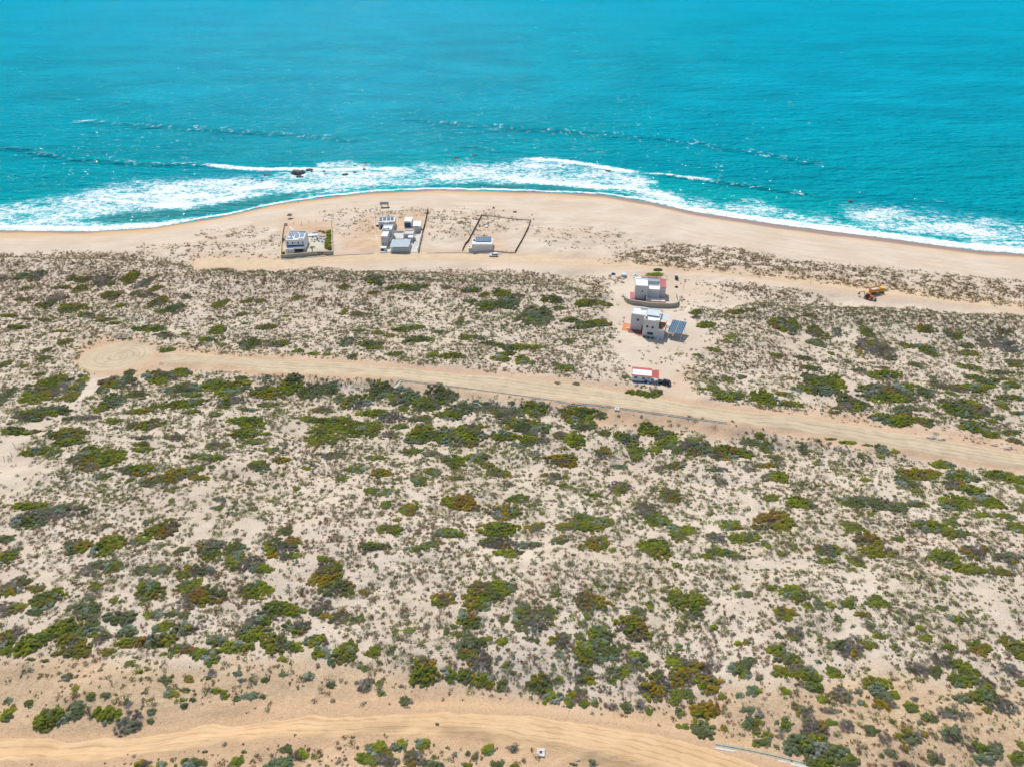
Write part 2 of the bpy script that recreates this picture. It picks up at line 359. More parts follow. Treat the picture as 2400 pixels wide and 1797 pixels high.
shal = (1-sstep(18, 95, dsea + (fbm(WX/60, WY/50, 81)-.5)*60))
dark = .45*sstep(.4, .75, fbm(WX/90+3, WY/60, 85))*(1-.4*shal)
dk = np.zeros_like(qx)
dk = np.maximum(dk, area([(-300,395),(0,400),(150,390),(60,430),(0,440),(-300,450)], 15, .5)); dk = np.maximum(dk, area([(1700,425),(1850,415),(2212,450),(2212,480),(2000,455),(1850,448)], 14, .6))
dk = np.maximum(dk, area([(1380,380),(1600,405),(1700,425),(1650,440),(1500,425),(1400,395)], 12, .5)); dk = np.maximum(dk, bw*.9)
dark[near] = np.maximum(dark[near], dk)
reef = np.zeros_like(WX); reef[near] = bw
chop = (fbm(WX/5.0, WY/4.2, 91, 3)-.5)*.55*sstep(8, 40, dsea)
wz = wz + np.where((np.abs(WX) < 345) & (WY < 700), chop, 0)
wz = wz + .05
sea, t, b = mat('sea_water', .12, spec=.5); g = N(t)
b.inputs['IOR'].default_value = 1.33
P = g.pos()
big = g.noise(g.pos((.9, 1.6, 1)), .011, 4, .6)
c = g.mix(g.ramp(big, .35, .65), (.0005, .345, .455), (.0005, .42, .54))
dist = g.new('ShaderNodeSeparateXYZ'); t.links.new(g.geo.outputs['Position'], dist.inputs[0])
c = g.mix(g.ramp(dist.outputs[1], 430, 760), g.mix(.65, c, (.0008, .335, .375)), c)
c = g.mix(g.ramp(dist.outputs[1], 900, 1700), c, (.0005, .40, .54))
c = g.mix(g.math('MULTIPLY', g.attr('dark'), .45), c, (.001, .20, .27))
c = g.mix(g.math('MULTIPLY', g.attr('shallow'), .8), c, (.004, .42, .42))
c = g.mix(g.math('MULTIPLY', g.attr('reef'), .7), c, (.05, .25, .25))
# wind ripple streaks: steeper faces look into darker water
r1 = g.noise(g.pos((.35, 1, 1), .25), .30, 5, .62); r2 = g.noise(g.pos((.5, 1, 1), -.12), .9, 4, .6); r3 = g.noise(g.pos((.5, 1, 1), .1), .07, 4, .6)
# foam: lace and solid
wv = g.new('ShaderNodeVectorMath', operation='ADD'); nz = g.new('ShaderNodeTexNoise'); nz.inputs['Scale'].default_value = .35; nz.inputs['Detail'].default_value = 4
t.links.new(P, nz.inputs['Vector']); sc = g.new('ShaderNodeVectorMath', operation='SCALE'); t.links.new(nz.outputs['Color'], sc.inputs[0]); sc.inputs[3].default_value = 3.2
t.links.new(g.pos((.8, 1, 0)), wv.inputs[0]); t.links.new(sc.outputs[0], wv.inputs[1])
lace = g.math('MINIMUM', g.vor(wv.outputs[0], .30, 'DISTANCE_TO_EDGE'), g.math('MULTIPLY', g.vor(wv.outputs[0], .75, 'DISTANCE_TO_EDGE'), 1.3))
fn = g.noise(g.pos((.6, 1, 1)), .38, 7, .72)
fb = g.noise(g.pos((.5, 1, 1)), .09, 4, .6)
thr = g.math('ADD', g.math('ADD', g.math('MULTIPLY', lace, 1.5), g.math('MULTIPLY', g.math('SUBTRACT', .5, fn), 2.4)), g.math('ADD', .36, g.math('MULTIPLY', g.math('SUBTRACT', .5, fb), .9)))
fm = g.ramp(g.math('SUBTRACT', g.math('MULTIPLY', g.attr('foam'), 1.18), thr), -.34, .20)
fm = g.math('MULTIPLY', fm, g.ramp(g.attr('foam'), .03, .30))
thin = g.math('MULTIPLY', g.ramp(g.attr('foam'), .08, .6), g.ramp(fn, .35, .62))
c = g.mix(g.math('MULTIPLY', thin, .42), c, (.20, .62, .62))
c = g.mix(fm, c, (.84, .88, .88))
def band(k, sc_, rz, det, sharp=0):
    v = g.noise(g.pos(sc_, rz), k, det, .6); return v
w1 = band(.055, (.45, 1.0, 1), .10, 3); w2 = band(.16, (.40, 1.0, 1), -.06, 4); w3 = band(.42, (.45, 1, 1), .16, 4); w4 = band(1.3, (.6, 1, 1), .05, 4)
fary = g.ramp(dist.outputs[1], 420, 1400)
hw = g.math('ADD', g.math('MULTIPLY', w1, 7.5), g.math('MULTIPLY', w2, 5.2))
hw = g.math('ADD', hw, g.math('MULTIPLY', w3, 2.4)); hw = g.math('ADD', hw, g.math('MULTIPLY', w4, .7))
hw = g.math('MULTIPLY', hw, g.ramp(g.attr('swell'), 0, 1, 1, 1.5))
hw = g.math('MULTIPLY', hw, g.ramp(fm, 0, 1, 1.3, .5))
nb = g.bump(hw, 1.0, 1.0); nf = g.bump(g.math('MULTIPLY', fm, g.math('ADD', fn, .6)), .7, .5, nb)
nt_ = t; df = g.new('ShaderNodeBsdfDiffuse'); t.links.new(c, df.inputs['Color']); t.links.new(nf, df.inputs['Normal'])
gl = g.new('ShaderNodeBsdfGlossy'); gl.inputs['Roughness'].default_value = .09; gl.inputs['Color'].default_value = (.9, .97, 1, 1); t.links.new(g.bump(g.math('ADD', g.math('MULTIPLY', band(.20, (.55, 1, 1), .1, 2), 4.6), g.math('MULTIPLY', w1, 3.0)), 1.0, 1.0, nf if False else None), gl.inputs['Normal'])
fr = g.new('ShaderNodeFresnel'); fr.inputs['IOR'].default_value = 1.33; t.links.new(nf, fr.inputs['Normal'])
fac = g.math('MULTIPLY', g.math('MINIMUM', g.math('MULTIPLY', fr.outputs[0], .20), .019), g.ramp(fm, 0, 1, 1, .15))
ms = g.new('ShaderNodeMixShader'); t.links.new(fac, ms.inputs[0]); t.links.new(df.outputs[0], ms.inputs[1]); t.links.new(gl.outputs[0], ms.inputs[2])
t.links.new(ms.outputs[0], t.nodes['Material Output'].inputs['Surface'])
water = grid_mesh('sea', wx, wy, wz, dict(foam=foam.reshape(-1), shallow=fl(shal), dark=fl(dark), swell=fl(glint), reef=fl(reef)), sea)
tag(water, kind='structure')

# ------------------------------------------------------------------ dirt roads
def densify(pts, n):
    p = np.array(pts, float); s = np.concatenate([[0], np.cumsum(np.hypot(*np.diff(p, axis=0).T))])
    q = np.linspace(0, s[-1], n); return np.interp(q, s, p[:, 0]), np.interp(q, s, p[:, 1])
def road(name, top, bot, lift, material, n=420, m=12, rag=.5):
    xt, yt = densify(top, n); xb, yb = densify(bot, n)
    Xt, Yt, _ = U(xt, yt); Xb, Yb, _ = U(xb, yb)
    w = np.linspace(0, 1, m)[None, :]
    e = rag*(fbm(Xt/5, Yt/5, 51)-.5)[:, None]; e2 = rag*(fbm(Xb/5, Yb/5, 52)-.5)[:, None]
    X = Xt[:, None]*(1-w) + Xb[:, None]*w; Y = (Yt[:, None]+e*4)*(1-w) + (Yb[:, None]+e2*4)*w
    wid = np.hypot(Xt-Xb, Yt-Yb)[:, None]*(w-.5)
    Z = H(X, Y) + lift
    Z[:, 0] -= lift*2.5; Z[:, -1] -= lift*2.5
    u = np.concatenate([[0], np.cumsum(np.hypot(np.diff((Xt+Xb)/2), np.diff((Yt+Yb)/2)))])[:, None] + 0*w
    co = np.stack([X, Y, Z], -1).reshape(-1, 3)
    i = np.arange((n-1)*(m-1)); r = i//(m-1); cc = i % (m-1); a = r*m+cc
    f = np.stack([a, a+m, a+m+1, a+1], 1)
    o = raw_mesh(name, co, f[:, ::-1], dict(along=u.reshape(-1), across=wid.reshape(-1), edge=np.abs(2*(w-.5)+0*u).reshape(-1)), material, True)
    return tag(o, kind='structure')
def road_mat(name, c0, c1, c2, ce):
    m, t, b = mat(name, .95, spec=.08); g = N(t)
    cx = g.new('ShaderNodeCombineXYZ'); t.links.new(g.math('MULTIPLY', g.attr('along'), .035), cx.inputs[0]); t.links.new(g.attr('across'), cx.inputs[1])
    s1 = g.noise(cx.outputs[0], .9, 5, .65); s2 = g.noise(cx.outputs[0], 3.2, 4, .6); n = g.noise(g.pos(), .25, 5, .65); n3 = g.noise(g.pos(), 2.5, 4, .7)
    c = g.mix(g.ramp(s1, .35, .65), c0, c1); c = g.mix(g.math('MULTIPLY', g.ramp(s2, .5, .66), .7), c, c2); c = g.mix(g.math('MULTIPLY', g.ramp(n, .45, .7), .4), c, c2)
    c = g.mix(g.ramp(g.math('ADD', g.attr('edge'), g.math('MULTIPLY', g.math('SUBTRACT', n3, .5), .5)), .78, 1.0), c, ce)
    pp = g.math('PINGPONG', g.math('ADD', g.math('ADD', g.attr('across'), 50.0), g.math('MULTIPLY', g.noise(cx.outputs[0], .35, 2, .5), 2.2)), 1.05)
    c = g.mix(g.math('MULTIPLY', g.math('MULTIPLY', g.ramp(pp, .30, .12), g.ramp(n, .35, .6)), g.math('MULTIPLY', g.ramp(g.attr('edge'), .9, .6), .55)), c, tuple(q*.72 for q in c2))
    t.links.new(c, b.inputs['Base Color'])
    t.links.new(g.bump(g.math('ADD', s2, g.math('MULTIPLY', n3, .5)), .5, .12), b.inputs['Normal']); return m
rm_mid = road_mat('compacted_dirt', (.53, .415, .265), (.62, .50, .34), (.43, .325, .20), (.58, .40, .25))
rm_beach = road_mat('sandy_track', (.64, .475, .30), (.69, .53, .355), (.56, .40, .24), (.66, .50, .345))
rm_low = road_mat('graded_sand', (.67, .435, .23), (.725, .50, .285), (.54, .335, .165), (.62, .41, .22))
road('road', LOWT, LOWB, .05, rm_low)
road('road', MIDT, MIDB, .05, rm_mid)
road('road', BRT, BRB, .05, rm_beach, n=500, m=8, rag=1.1)
# turning circle
ca = np.linspace(0, 2*math.pi, 73)[:-1]; rr = np.linspace(0, 1, 14)
cx_, cy_, _ = U([277.], [836.])
ex = U([277+93.], [836.])[0][0]-cx_[0]; tY = U([277.], [797.])[1][0]; bY = U([277.], [875.])[1][0]; ey = (tY-bY)/2; cyy = (tY+bY)/2
ring = []
for r in rr:
    k = 1 + .05*(fbm(np.cos(ca)*2+5, np.sin(ca)*2+5, 77)-.5)
    ring.append(np.stack([cx_[0]+ex*r*k*np.cos(ca), cyy+ey*r*k*np.sin(ca)], 1))
R = np.concatenate(ring); Z = H(R[:, 0], R[:, 1]) + .09; Z[-72:] -= .25
co = np.concatenate([R, Z[:, None]], 1); fs = []
for i in range(len(rr)-1):
    for j in range(72): a = i*72+j; b2 = i*72+(j+1) % 72; fs.append((a, a+72, b2+72, b2))
o = raw_mesh('turning_circle', co, np.array(fs), dict(along=np.repeat(rr, 72)*4+np.tile(ca, len(rr))*ex, across=np.repeat(rr, 72)*ex, edge=np.repeat(rr, 72)), rm_mid, True)
tag(o, kind='structure')
TA = """0,35,100,45,b 140,20,90,40,d 235,10,110,50,b 460,30,60,30,o 545,40,110,40,o 660,45,120,60,b 715,65,60,40,d 845,25,120,60,o 925,65,110,60,b 1020,20,30,20,o 175,97,90,25,o 405,92,100,30,o 520,103,100,50,o 160,170,95,35,o 370,155,150,50,b 295,200,130,45,o 725,140,150,55,o 880,125,80,35,d 945,135,80,50,b 1010,95,90,40,o 470,225,160,65,o 1030,185,115,70,o 1045,245,90,30,g 1140,222,110,60,d 1200,155,80,45,a 1425,200,90,70,o 1600,178,80,40,o 1680,180,70,30,o 1925,160,65,40,o 780,210,85,30,o 560,270,100,40,d 60,275,110,30,o 185,295,90,25,b 290,302,90,20,o 620,290,70,25,b 690,300,120,35,o 740,322,90,30,o 110,348,130,25,g 390,374,110,25,y 970,355,190,55,g 1065,398,130,45,b 1410,365,110,55,g 1340,423,120,38,g 1720,345,120,50,o 1565,268,65,35,o 1200,390,50,22,g 1580,325,40,22,d 1850,278,60,25,o 1615,455,150,90,d 1800,455,140,60,m 1725,440,50,30,d 1440,465,50,25,g 1930,500,80,30,g 2030,520,70,30,g 2115,527,70,28,g 1085,492,90,45,g 420,443,85,50,o 300,495,55,35,d 285,548,90,45,d 155,603,60,30,o 35,582,85,55,o 250,655,70,25,g
250,760,220,150,m 440,745,240,150,m 330,700,160,90,g 460,812,90,45,g 30,800,100,160,d 840,645,80,45,d 780,705,210,100,m 1040,670,190,100,m 1160,650,140,70,g 660,760,80,50,d 1190,735,200,90,d 890,780,130,60,m 730,825,160,90,d 1390,725,170,90,g 1500,750,200,110,g 1240,785,120,40,g 1720,770,180,90,m 1880,730,160,110,g 1500,820,160,70,b 1565,680,80,40,d 1720,675,60,35,d 2130,750,130,60,d 2190,810,60,60,d 2010,770,160,80,d 1200,840,220,70,g 1450,865,85,32,g 900,890,140,50,y 1010,860,110,40,g 650,880,90,40,g 540,935,200,55,b 735,955,110,50,g 200,920,210,80,m 350,890,200,80,d 130,1020,200,60,m 1240,895,110,40,g 1390,910,90,45,g 1600,960,210,80,g 1580,1030,150,80,g 1730,850,110,50,d 1610,880,110,40,d 950,975,200,80,m 440,1030,230,100,o 430,1090,170,60,g 240,1145,170,70,g 340,1160,100,60,d 560,1180,190,110,m 710,1190,190,120,g 570,1250,160,70,b 700,1222,60,30,g 925,1060,140,40,b 920,1100,100,40,o 930,1140,130,50,g 1135,1060,120,55,b 1110,1115,50,25,g 1410,1110,150,70,b 1290,1180,150,50,g 1380,1190,150,50,g 1550,1115,45,25,g 1640,1085,130,60,g 1720,1035,80,25,g 1755,1140,100,40,g 1835,1105,60,35,d 880,1265,230,80,m 1150,1300,190,90,y 1260,1265,100,60,g 1285,1318,130,50,g 970,1345,150,70,b 1680,1245,130,80,d 1815,1205,125,50,y 2110,1030,200,200,g 2150,950,230,60,g 1990,940,100,40,g 2080,880,140,50,b 2150,1180,130,60,b 660,1310,100,50,d 840,1340,50,40,d 1120,1410,60,25,g 190,1500,190,70,g 400,1540,260,110,d 200,1590,240,110,d 1400,1515,70,40,g 1520,1555,50,35,g 955,1605,70,45,g 1640,1525,60,35,d 2190,1330,50,40,o 1110,1465,40,30,g 825,1458,35,30,g 690,1630,60,40,d 1420,1460,90,50,b 1080,1400,40,25,g 1750,1470,50,30,g 1920,1390,60,35,g 1610,1360,50,25,g 1370,1250,45,30,d 1980,1260,60,30,g"""
TB = """210,35,140,50,m 20,90,60,35,o 15,250,50,50,o 215,125,80,22,o 370,85,140,30,g 520,85,90,30,g 460,102,110,20,d 680,92,80,28,b 850,108,120,35,m 925,140,70,30,o 1035,130,100,45,g 1160,148,60,25,b 105,265,95,55,b 840,180,80,35,d 960,200,150,80,d 1080,185,160,80,d 1255,275,240,110,d 1360,165,150,40,m 1410,225,75,35,o 1580,185,140,45,g 1690,200,110,40,g 1480,302,130,35,g 1640,320,180,55,g 1560,345,140,30,d 770,310,60,50,d 185,238,30,20,o 430,350,210,40,g 115,370,80,25,o 240,385,70,30,g 310,405,80,35,o 40,440,110,60,d 190,455,150,60,d 215,482,100,30,o 500,425,200,50,d 630,380,60,25,d 800,415,60,45,g 890,415,110,40,d 985,455,130,40,d 1120,475,200,35,d 1250,478,100,35,g 1480,437,65,40,d 1070,520,110,35,g 1030,550,110,55,g 1170,560,100,60,g 1235,580,40,30,d 715,530,150,50,o 595,525,70,40,g 350,518,120,30,o 70,540,70,35,d 1450,610,125,50,g 1395,590,60,30,d 1520,715,45,25,d 1400,710,40,25,d 1832,675,40,35,d 1900,768,140,35,g 1990,785,130,45,g 2040,765,90,35,d
100,830,200,90,m 250,760,160,90,d 400,800,220,110,d 500,830,110,85,g 620,800,180,110,d 560,850,160,80,d 700,790,110,60,b 780,870,160,80,d 900,860,110,60,d 400,875,80,40,g 200,900,180,60,g 320,930,170,70,b 540,935,90,50,g 480,945,120,35,b 700,910,200,60,g 80,1000,180,110,g 200,1000,130,100,g 310,1040,110,60,b 380,990,120,40,g 520,1030,170,100,g 670,1050,180,100,g 480,1080,130,50,d 820,1040,190,110,g 840,1000,170,60,m 820,1100,150,50,b 960,870,120,70,m 1080,900,180,100,b 1160,970,200,100,m 1260,1010,200,90,d 1250,880,160,80,g 1100,840,40,30,d 870,830,50,25,d 1050,1045,170,65,g 1150,1110,110,40,d 1210,1070,120,70,g 1290,1080,120,50,b 1420,1040,100,50,b 1510,1070,150,90,g 1530,920,230,80,g 1600,970,90,60,g 1680,918,75,45,d 1560,990,150,50,d 1700,1030,80,50,d 1850,1070,170,80,d 1990,1010,160,70,g 2100,1050,160,80,m 2110,1090,140,50,g 1900,1150,120,80,g 2030,1140,90,60,g 2120,1110,80,50,d 1910,1195,90,40,o 2060,1260,100,50,b 2160,1245,110,60,m 2170,1140,80,50,d
1255,1165,80,50,b 1425,1205,185,95,y 1700,1165,130,70,b 1450,1130,40,22,g 450,1150,130,60,m 590,1165,130,60,b 730,1210,160,80,g 880,1190,160,70,g 950,1245,100,50,o 215,1190,120,50,m 90,1265,120,50,g 260,1290,150,60,y 20,1325,60,40,g 590,1280,90,60,g 500,1335,110,60,g 730,1320,120,50,b 1020,1295,150,70,y 1080,1370,90,40,b 1380,1310,150,60,b 1800,1380,160,90,b 190,1405,100,50,g 280,1415,80,60,g 290,1495,80,60,g 440,1520,130,80,y 360,1595,60,30,o 770,1480,220,100,y 1140,1455,150,60,g 1205,1475,30,30,b 1060,1540,180,110,m 1040,1630,210,60,g 1620,1430,100,35,g 1560,1580,130,70,g 1680,1600,150,80,g 1460,1630,130,50,o 1240,1640,120,40,b 2130,1430,130,110,o 1980,1530,150,130,b 2070,1590,120,100,g 2170,1640,60,30,g 1680,1490,50,35,g 1430,1370,60,30,g 1800,1250,100,40,d 570,1525,40,25,g 1300,1550,40,30,g 1280,1470,50,25,g"""
TC = """1480,248,85,40,o 810,268,80,25,o 380,245,150,25,o 85,250,70,30,g 85,285,80,25,b 150,335,110,50,g 320,410,70,45,g 285,440,50,30,g 225,500,50,30,g 90,527,55,20,g 180,490,40,25,g 640,340,140,80,m 715,330,90,60,g 870,380,120,70,o 1190,380,90,60,m 1570,358,110,50,o 1000,385,70,50,b 1200,470,150,100,b 1290,500,150,110,b 1580,495,120,95,g 1440,465,60,45,d 1750,395,120,50,m 1940,445,90,60,b 2080,385,90,60,b 2090,465,160,100,a 1840,515,120,50,o 1840,470,90,40,d 1510,590,75,45,d 870,450,100,60,d 605,530,75,35,g 960,518,45,30,g 780,545,100,35,d 1290,612,90,35,b 1140,630,100,50,b 1065,570,50,35,d 830,610,120,50,d 1300,655,220,40,g 1880,612,100,45,g 1795,600,60,45,d 2150,580,100,60,m 2050,640,150,50,d 2190,650,40,30,g 1880,670,120,50,g 1615,675,50,25,d 850,690,150,90,d 980,710,150,110,g 900,750,160,70,d 780,740,130,60,g 1240,760,170,110,d 1400,750,210,120,m 1340,800,180,80,g 700,680,40,25,y 1560,760,110,70,d 1660,720,130,50,b 1790,740,130,70,b 1900,740,190,70,g 1980,700,130,60,d 2120,720,110,55,g 2080,680,80,40,m 1730,775,60,40,g 2100,800,130,40,g 1750,860,180,90,d 1890,870,200,110,m 1820,900,180,70,g 2180,810,60,40,d 2060,850,80,60,g 1100,840,200,100,d 1290,930,140,60,s 1400,950,200,80,g 1430,910,120,90,m 1570,960,110,60,m 1450,870,160,50,d 1880,990,200,70,g 1990,1040,120,50,g 2150,1080,90,50,m 2120,1030,110,50,d 1995,950,80,30,g 2050,935,60,40,d 2170,900,90,30,d 290,680,80,45,m 380,670,60,30,g 450,702,40,22,g 290,790,170,85,g 520,800,180,90,g 655,780,100,45,o 690,840,130,40,m 760,858,50,20,g 200,740,90,40,g 980,898,90,30,b 1000,870,90,25,d 130,745,80,25,g
90,1120,230,110,m 320,1150,250,90,m 230,1180,140,60,b 430,1090,110,50,d 530,1110,130,60,g 500,1045,70,35,g 540,1150,70,30,g 600,1190,100,40,o 540,1240,150,50,o 230,1265,120,50,b 430,1265,100,45,b 550,1320,90,60,b 620,1310,120,80,g 250,1350,90,60,b 780,1135,70,60,d 875,1230,75,35,g 960,1070,70,20,g 1065,1093,110,30,g 1290,1135,90,60,m 1190,1110,60,25,d 1150,1175,40,35,d 1185,1332,80,40,g 1370,1150,60,30,g 1680,1235,130,70,g 1280,1185,50,25,g 1540,1300,200,100,y 1450,1350,140,90,d 1420,1290,80,70,g 1800,1310,210,90,g 1760,1360,150,80,b 2040,1300,180,70,g 2150,1330,150,80,g 2190,1400,60,70,g 1880,1400,150,70,g 1510,1405,90,40,o 570,1450,100,55,g 760,1480,180,90,g 1150,1470,140,90,d 1300,1490,170,100,d 1050,1475,70,70,g 1380,1510,140,80,d 1500,1490,150,60,m 1760,1480,220,120,g 1970,1470,180,110,g 1210,1555,50,40,o 1740,1610,90,60,g 1930,1560,110,50,g 2090,1570,110,60,g 2190,1500,50,60,m 1080,1620,120,60,m 180,1550,60,40,g 30,1640,70,30,o 1560,1620,110,50,o"""
TD = """40,170,110,60,d 1050,110,210,120,y 910,180,130,60,g 700,205,200,130,g 510,215,180,110,m 50,280,140,120,g 600,360,150,120,b 730,350,110,90,g 915,370,90,65,d 1030,365,100,80,d 1085,375,60,55,d 1290,375,200,90,b 1190,400,110,60,g 1370,230,170,140,m 1180,240,80,50,g 1530,230,120,90,m 1520,290,130,120,g 1610,330,180,110,b 1800,230,180,130,m 1900,190,110,70,y 1910,275,80,50,g 1690,360,140,70,g 1660,500,180,120,g 1850,120,90,70,d 2100,300,90,50,g 2120,400,190,150,y 2190,490,180,120,m 90,480,160,150,m 310,560,190,120,g 240,490,120,60,o 610,480,90,55,g 590,540,90,60,d 370,500,70,40,g 970,500,180,120,g 1230,480,160,110,g 1300,540,240,150,b 920,590,40,30,g 1000,660,120,70,g 1115,655,80,60,g 1190,660,90,50,d 740,570,60,50,g 560,620,160,90,d 60,620,160,110,b 230,640,90,70,d 780,680,200,100,d 590,680,130,70,d 830,770,130,80,g 830,840,140,80,g 420,740,180,120,g 570,750,150,120,g 460,820,170,90,o 300,790,120,90,g 60,810,160,130,m 190,850,180,130,g 40,900,100,60,g 480,890,190,110,o 660,815,110,90,b 700,900,80,65,o 1010,820,240,90,m 1050,740,120,80,g 1190,750,180,90,m 1065,915,50,35,g 1180,880,140,80,m 1290,910,130,80,g 1370,930,110,110,g 1420,830,150,90,m 1530,870,180,100,g 1640,780,180,130,g 1780,850,180,130,o 1820,620,230,100,g 1680,700,180,100,m 1930,740,160,110,m 1910,870,120,70,g 1830,950,55,50,g 2050,830,160,100,m 2080,900,120,80,g 2090,620,150,130,b 2200,690,120,90,b 2210,920,150,130,g 1370,1050,80,70,a 435,1070,80,60,d 490,1135,45,45,g 590,1190,60,50,g 680,1180,60,45,d 1075,1085,80,55,d 1225,1080,60,50,y 1200,1145,60,40,d 1110,1175,90,60,m 1410,1155,90,50,g 1460,1185,60,55,d 1620,1185,100,60,s 1200,1250,50,40,d 190,1235,65,60,d 55,1215,60,45,d 845,975,70,50,d 1570,1085,60,40,a 1830,1045,50,40,d 2000,1060,80,60,d 2140,1115,70,50,d 330,1330,190,150,g 495,1280,110,120,d 700,1305,160,110,g 840,1360,170,140,a 590,1320,50,60,a 980,1350,50,40,d 980,1290,60,50,m 50,1310,90,100,g 830,1230,70,60,a 930,1625,120,60,m 1250,1620,150,70,d 1040,1630,60,50,g 1540,1610,90,70,g 1820,1620,150,90,g 1860,1530,80,60,d 1940,1570,110,90,d 1330,1548,40,22,d 1580,1548,35,28,d 1540,1040,60,40,d 1720,1080,50,35,d 910,1030,40,30,g 650,1020,40,30,d 290,960,50,30,d 200,950,50,25,d 1180,1210,40,30,g 1250,1210,40,30,d 1530,1210,50,40,d 1700,1190,40,35,d"""
TE = """1050,20,150,80,b 1010,110,190,100,g 1040,200,200,100,b 1080,260,190,70,g 960,200,130,70,d 1210,210,160,60,d 690,130,170,90,g 580,205,110,60,g 480,235,130,50,g 210,215,160,60,g 270,100,90,60,o 350,110,110,60,g 1255,95,110,70,y 1415,180,110,60,m 1450,95,120,70,o 1570,90,170,90,g 1690,70,110,90,g 1660,205,150,100,y 1550,232,45,30,g 1750,245,50,30,g 2040,230,190,130,g 2040,50,150,90,g 2170,130,110,120,g 2180,340,60,40,g 660,565,140,105,y 890,530,190,160,y 1020,500,190,130,g 900,600,150,70,g 830,700,150,90,m 790,650,80,60,g 730,740,60,40,g 770,785,100,50,g 680,770,40,60,d 1060,690,55,50,g 1170,690,120,150,g 1270,700,160,170,b 1350,650,90,100,o 1180,620,110,60,d 1620,570,190,130,y 1390,530,70,50,g 1590,675,50,55,g 1565,720,45,50,g 1890,740,200,160,y 1920,635,100,70,g 2000,600,60,55,g 1970,685,50,30,d 1680,780,140,110,d 1690,860,150,110,d 1570,900,130,150,g 1750,920,110,90,g 1660,930,90,70,d 1430,830,140,110,b 1540,800,60,50,g 1780,890,60,60,d 1845,870,70,40,d 1910,950,160,120,m 1800,1030,120,90,g 1860,1000,80,60,d 2170,550,130,100,g 2190,870,50,50,d 2160,960,110,110,m 2180,1060,120,110,y 2050,1050,80,60,g 1580,1060,130,120,b 840,850,200,90,d 890,950,180,120,b 820,920,140,80,o 810,1065,120,90,m 925,1085,130,100,g 700,1050,115,90,g 535,1030,190,150,y 1035,1125,65,65,g 210,900,90,85,g 320,895,60,60,d 120,990,50,50,g 150,1010,50,40,g 50,890,120,120,g 30,690,60,60,g 105,690,90,60,g 45,660,40,30,b 150,520,75,50,b 440,765,80,50,g 350,775,40,35,o 960,815,50,45,g 1040,835,70,55,g 1210,815,60,40,d 1265,830,40,40,d 1065,985,50,40,g 1110,1035,45,35,o 1410,920,70,45,d 1410,1080,60,50,d 1285,1110,150,120,o 1385,1200,140,100,g 1475,1230,60,80,g 1530,1190,120,110,b 1570,1235,80,60,g 1640,1230,60,60,g 1335,1150,80,50,g 155,1115,110,100,a 250,1105,50,50,d 265,1175,60,50,d 420,1230,90,100,d 390,1125,40,30,b 1750,1255,90,60,b 1850,1260,80,80,d 1760,1090,50,45,g 1990,1130,150,150,y 2090,1130,130,150,b 1940,1250,90,90,b 1990,1280,60,60,g 2170,1180,80,90,g 2160,1230,60,50,g 2190,1290,60,60,d 2190,1390,50,50,g 240,1530,150,110,m 290,1600,170,110,b 150,1590,110,100,g 375,1510,110,90,g 215,1625,60,40,g 470,1590,130,130,b 530,1500,110,80,g 600,1630,130,60,d 955,1535,90,80,g 870,1580,60,75,d 825,1560,40,40,b 1120,1525,80,90,a 810,1635,70,40,g 1010,1630,100,50,d 1120,1640,60,30,g 1635,1620,70,60,d 1510,1630,30,25,g 70,1455,35,25,d 1700,480,40,25,g 1830,500,60,40,g 1650,460,40,30,g 620,1370,30,20,d"""
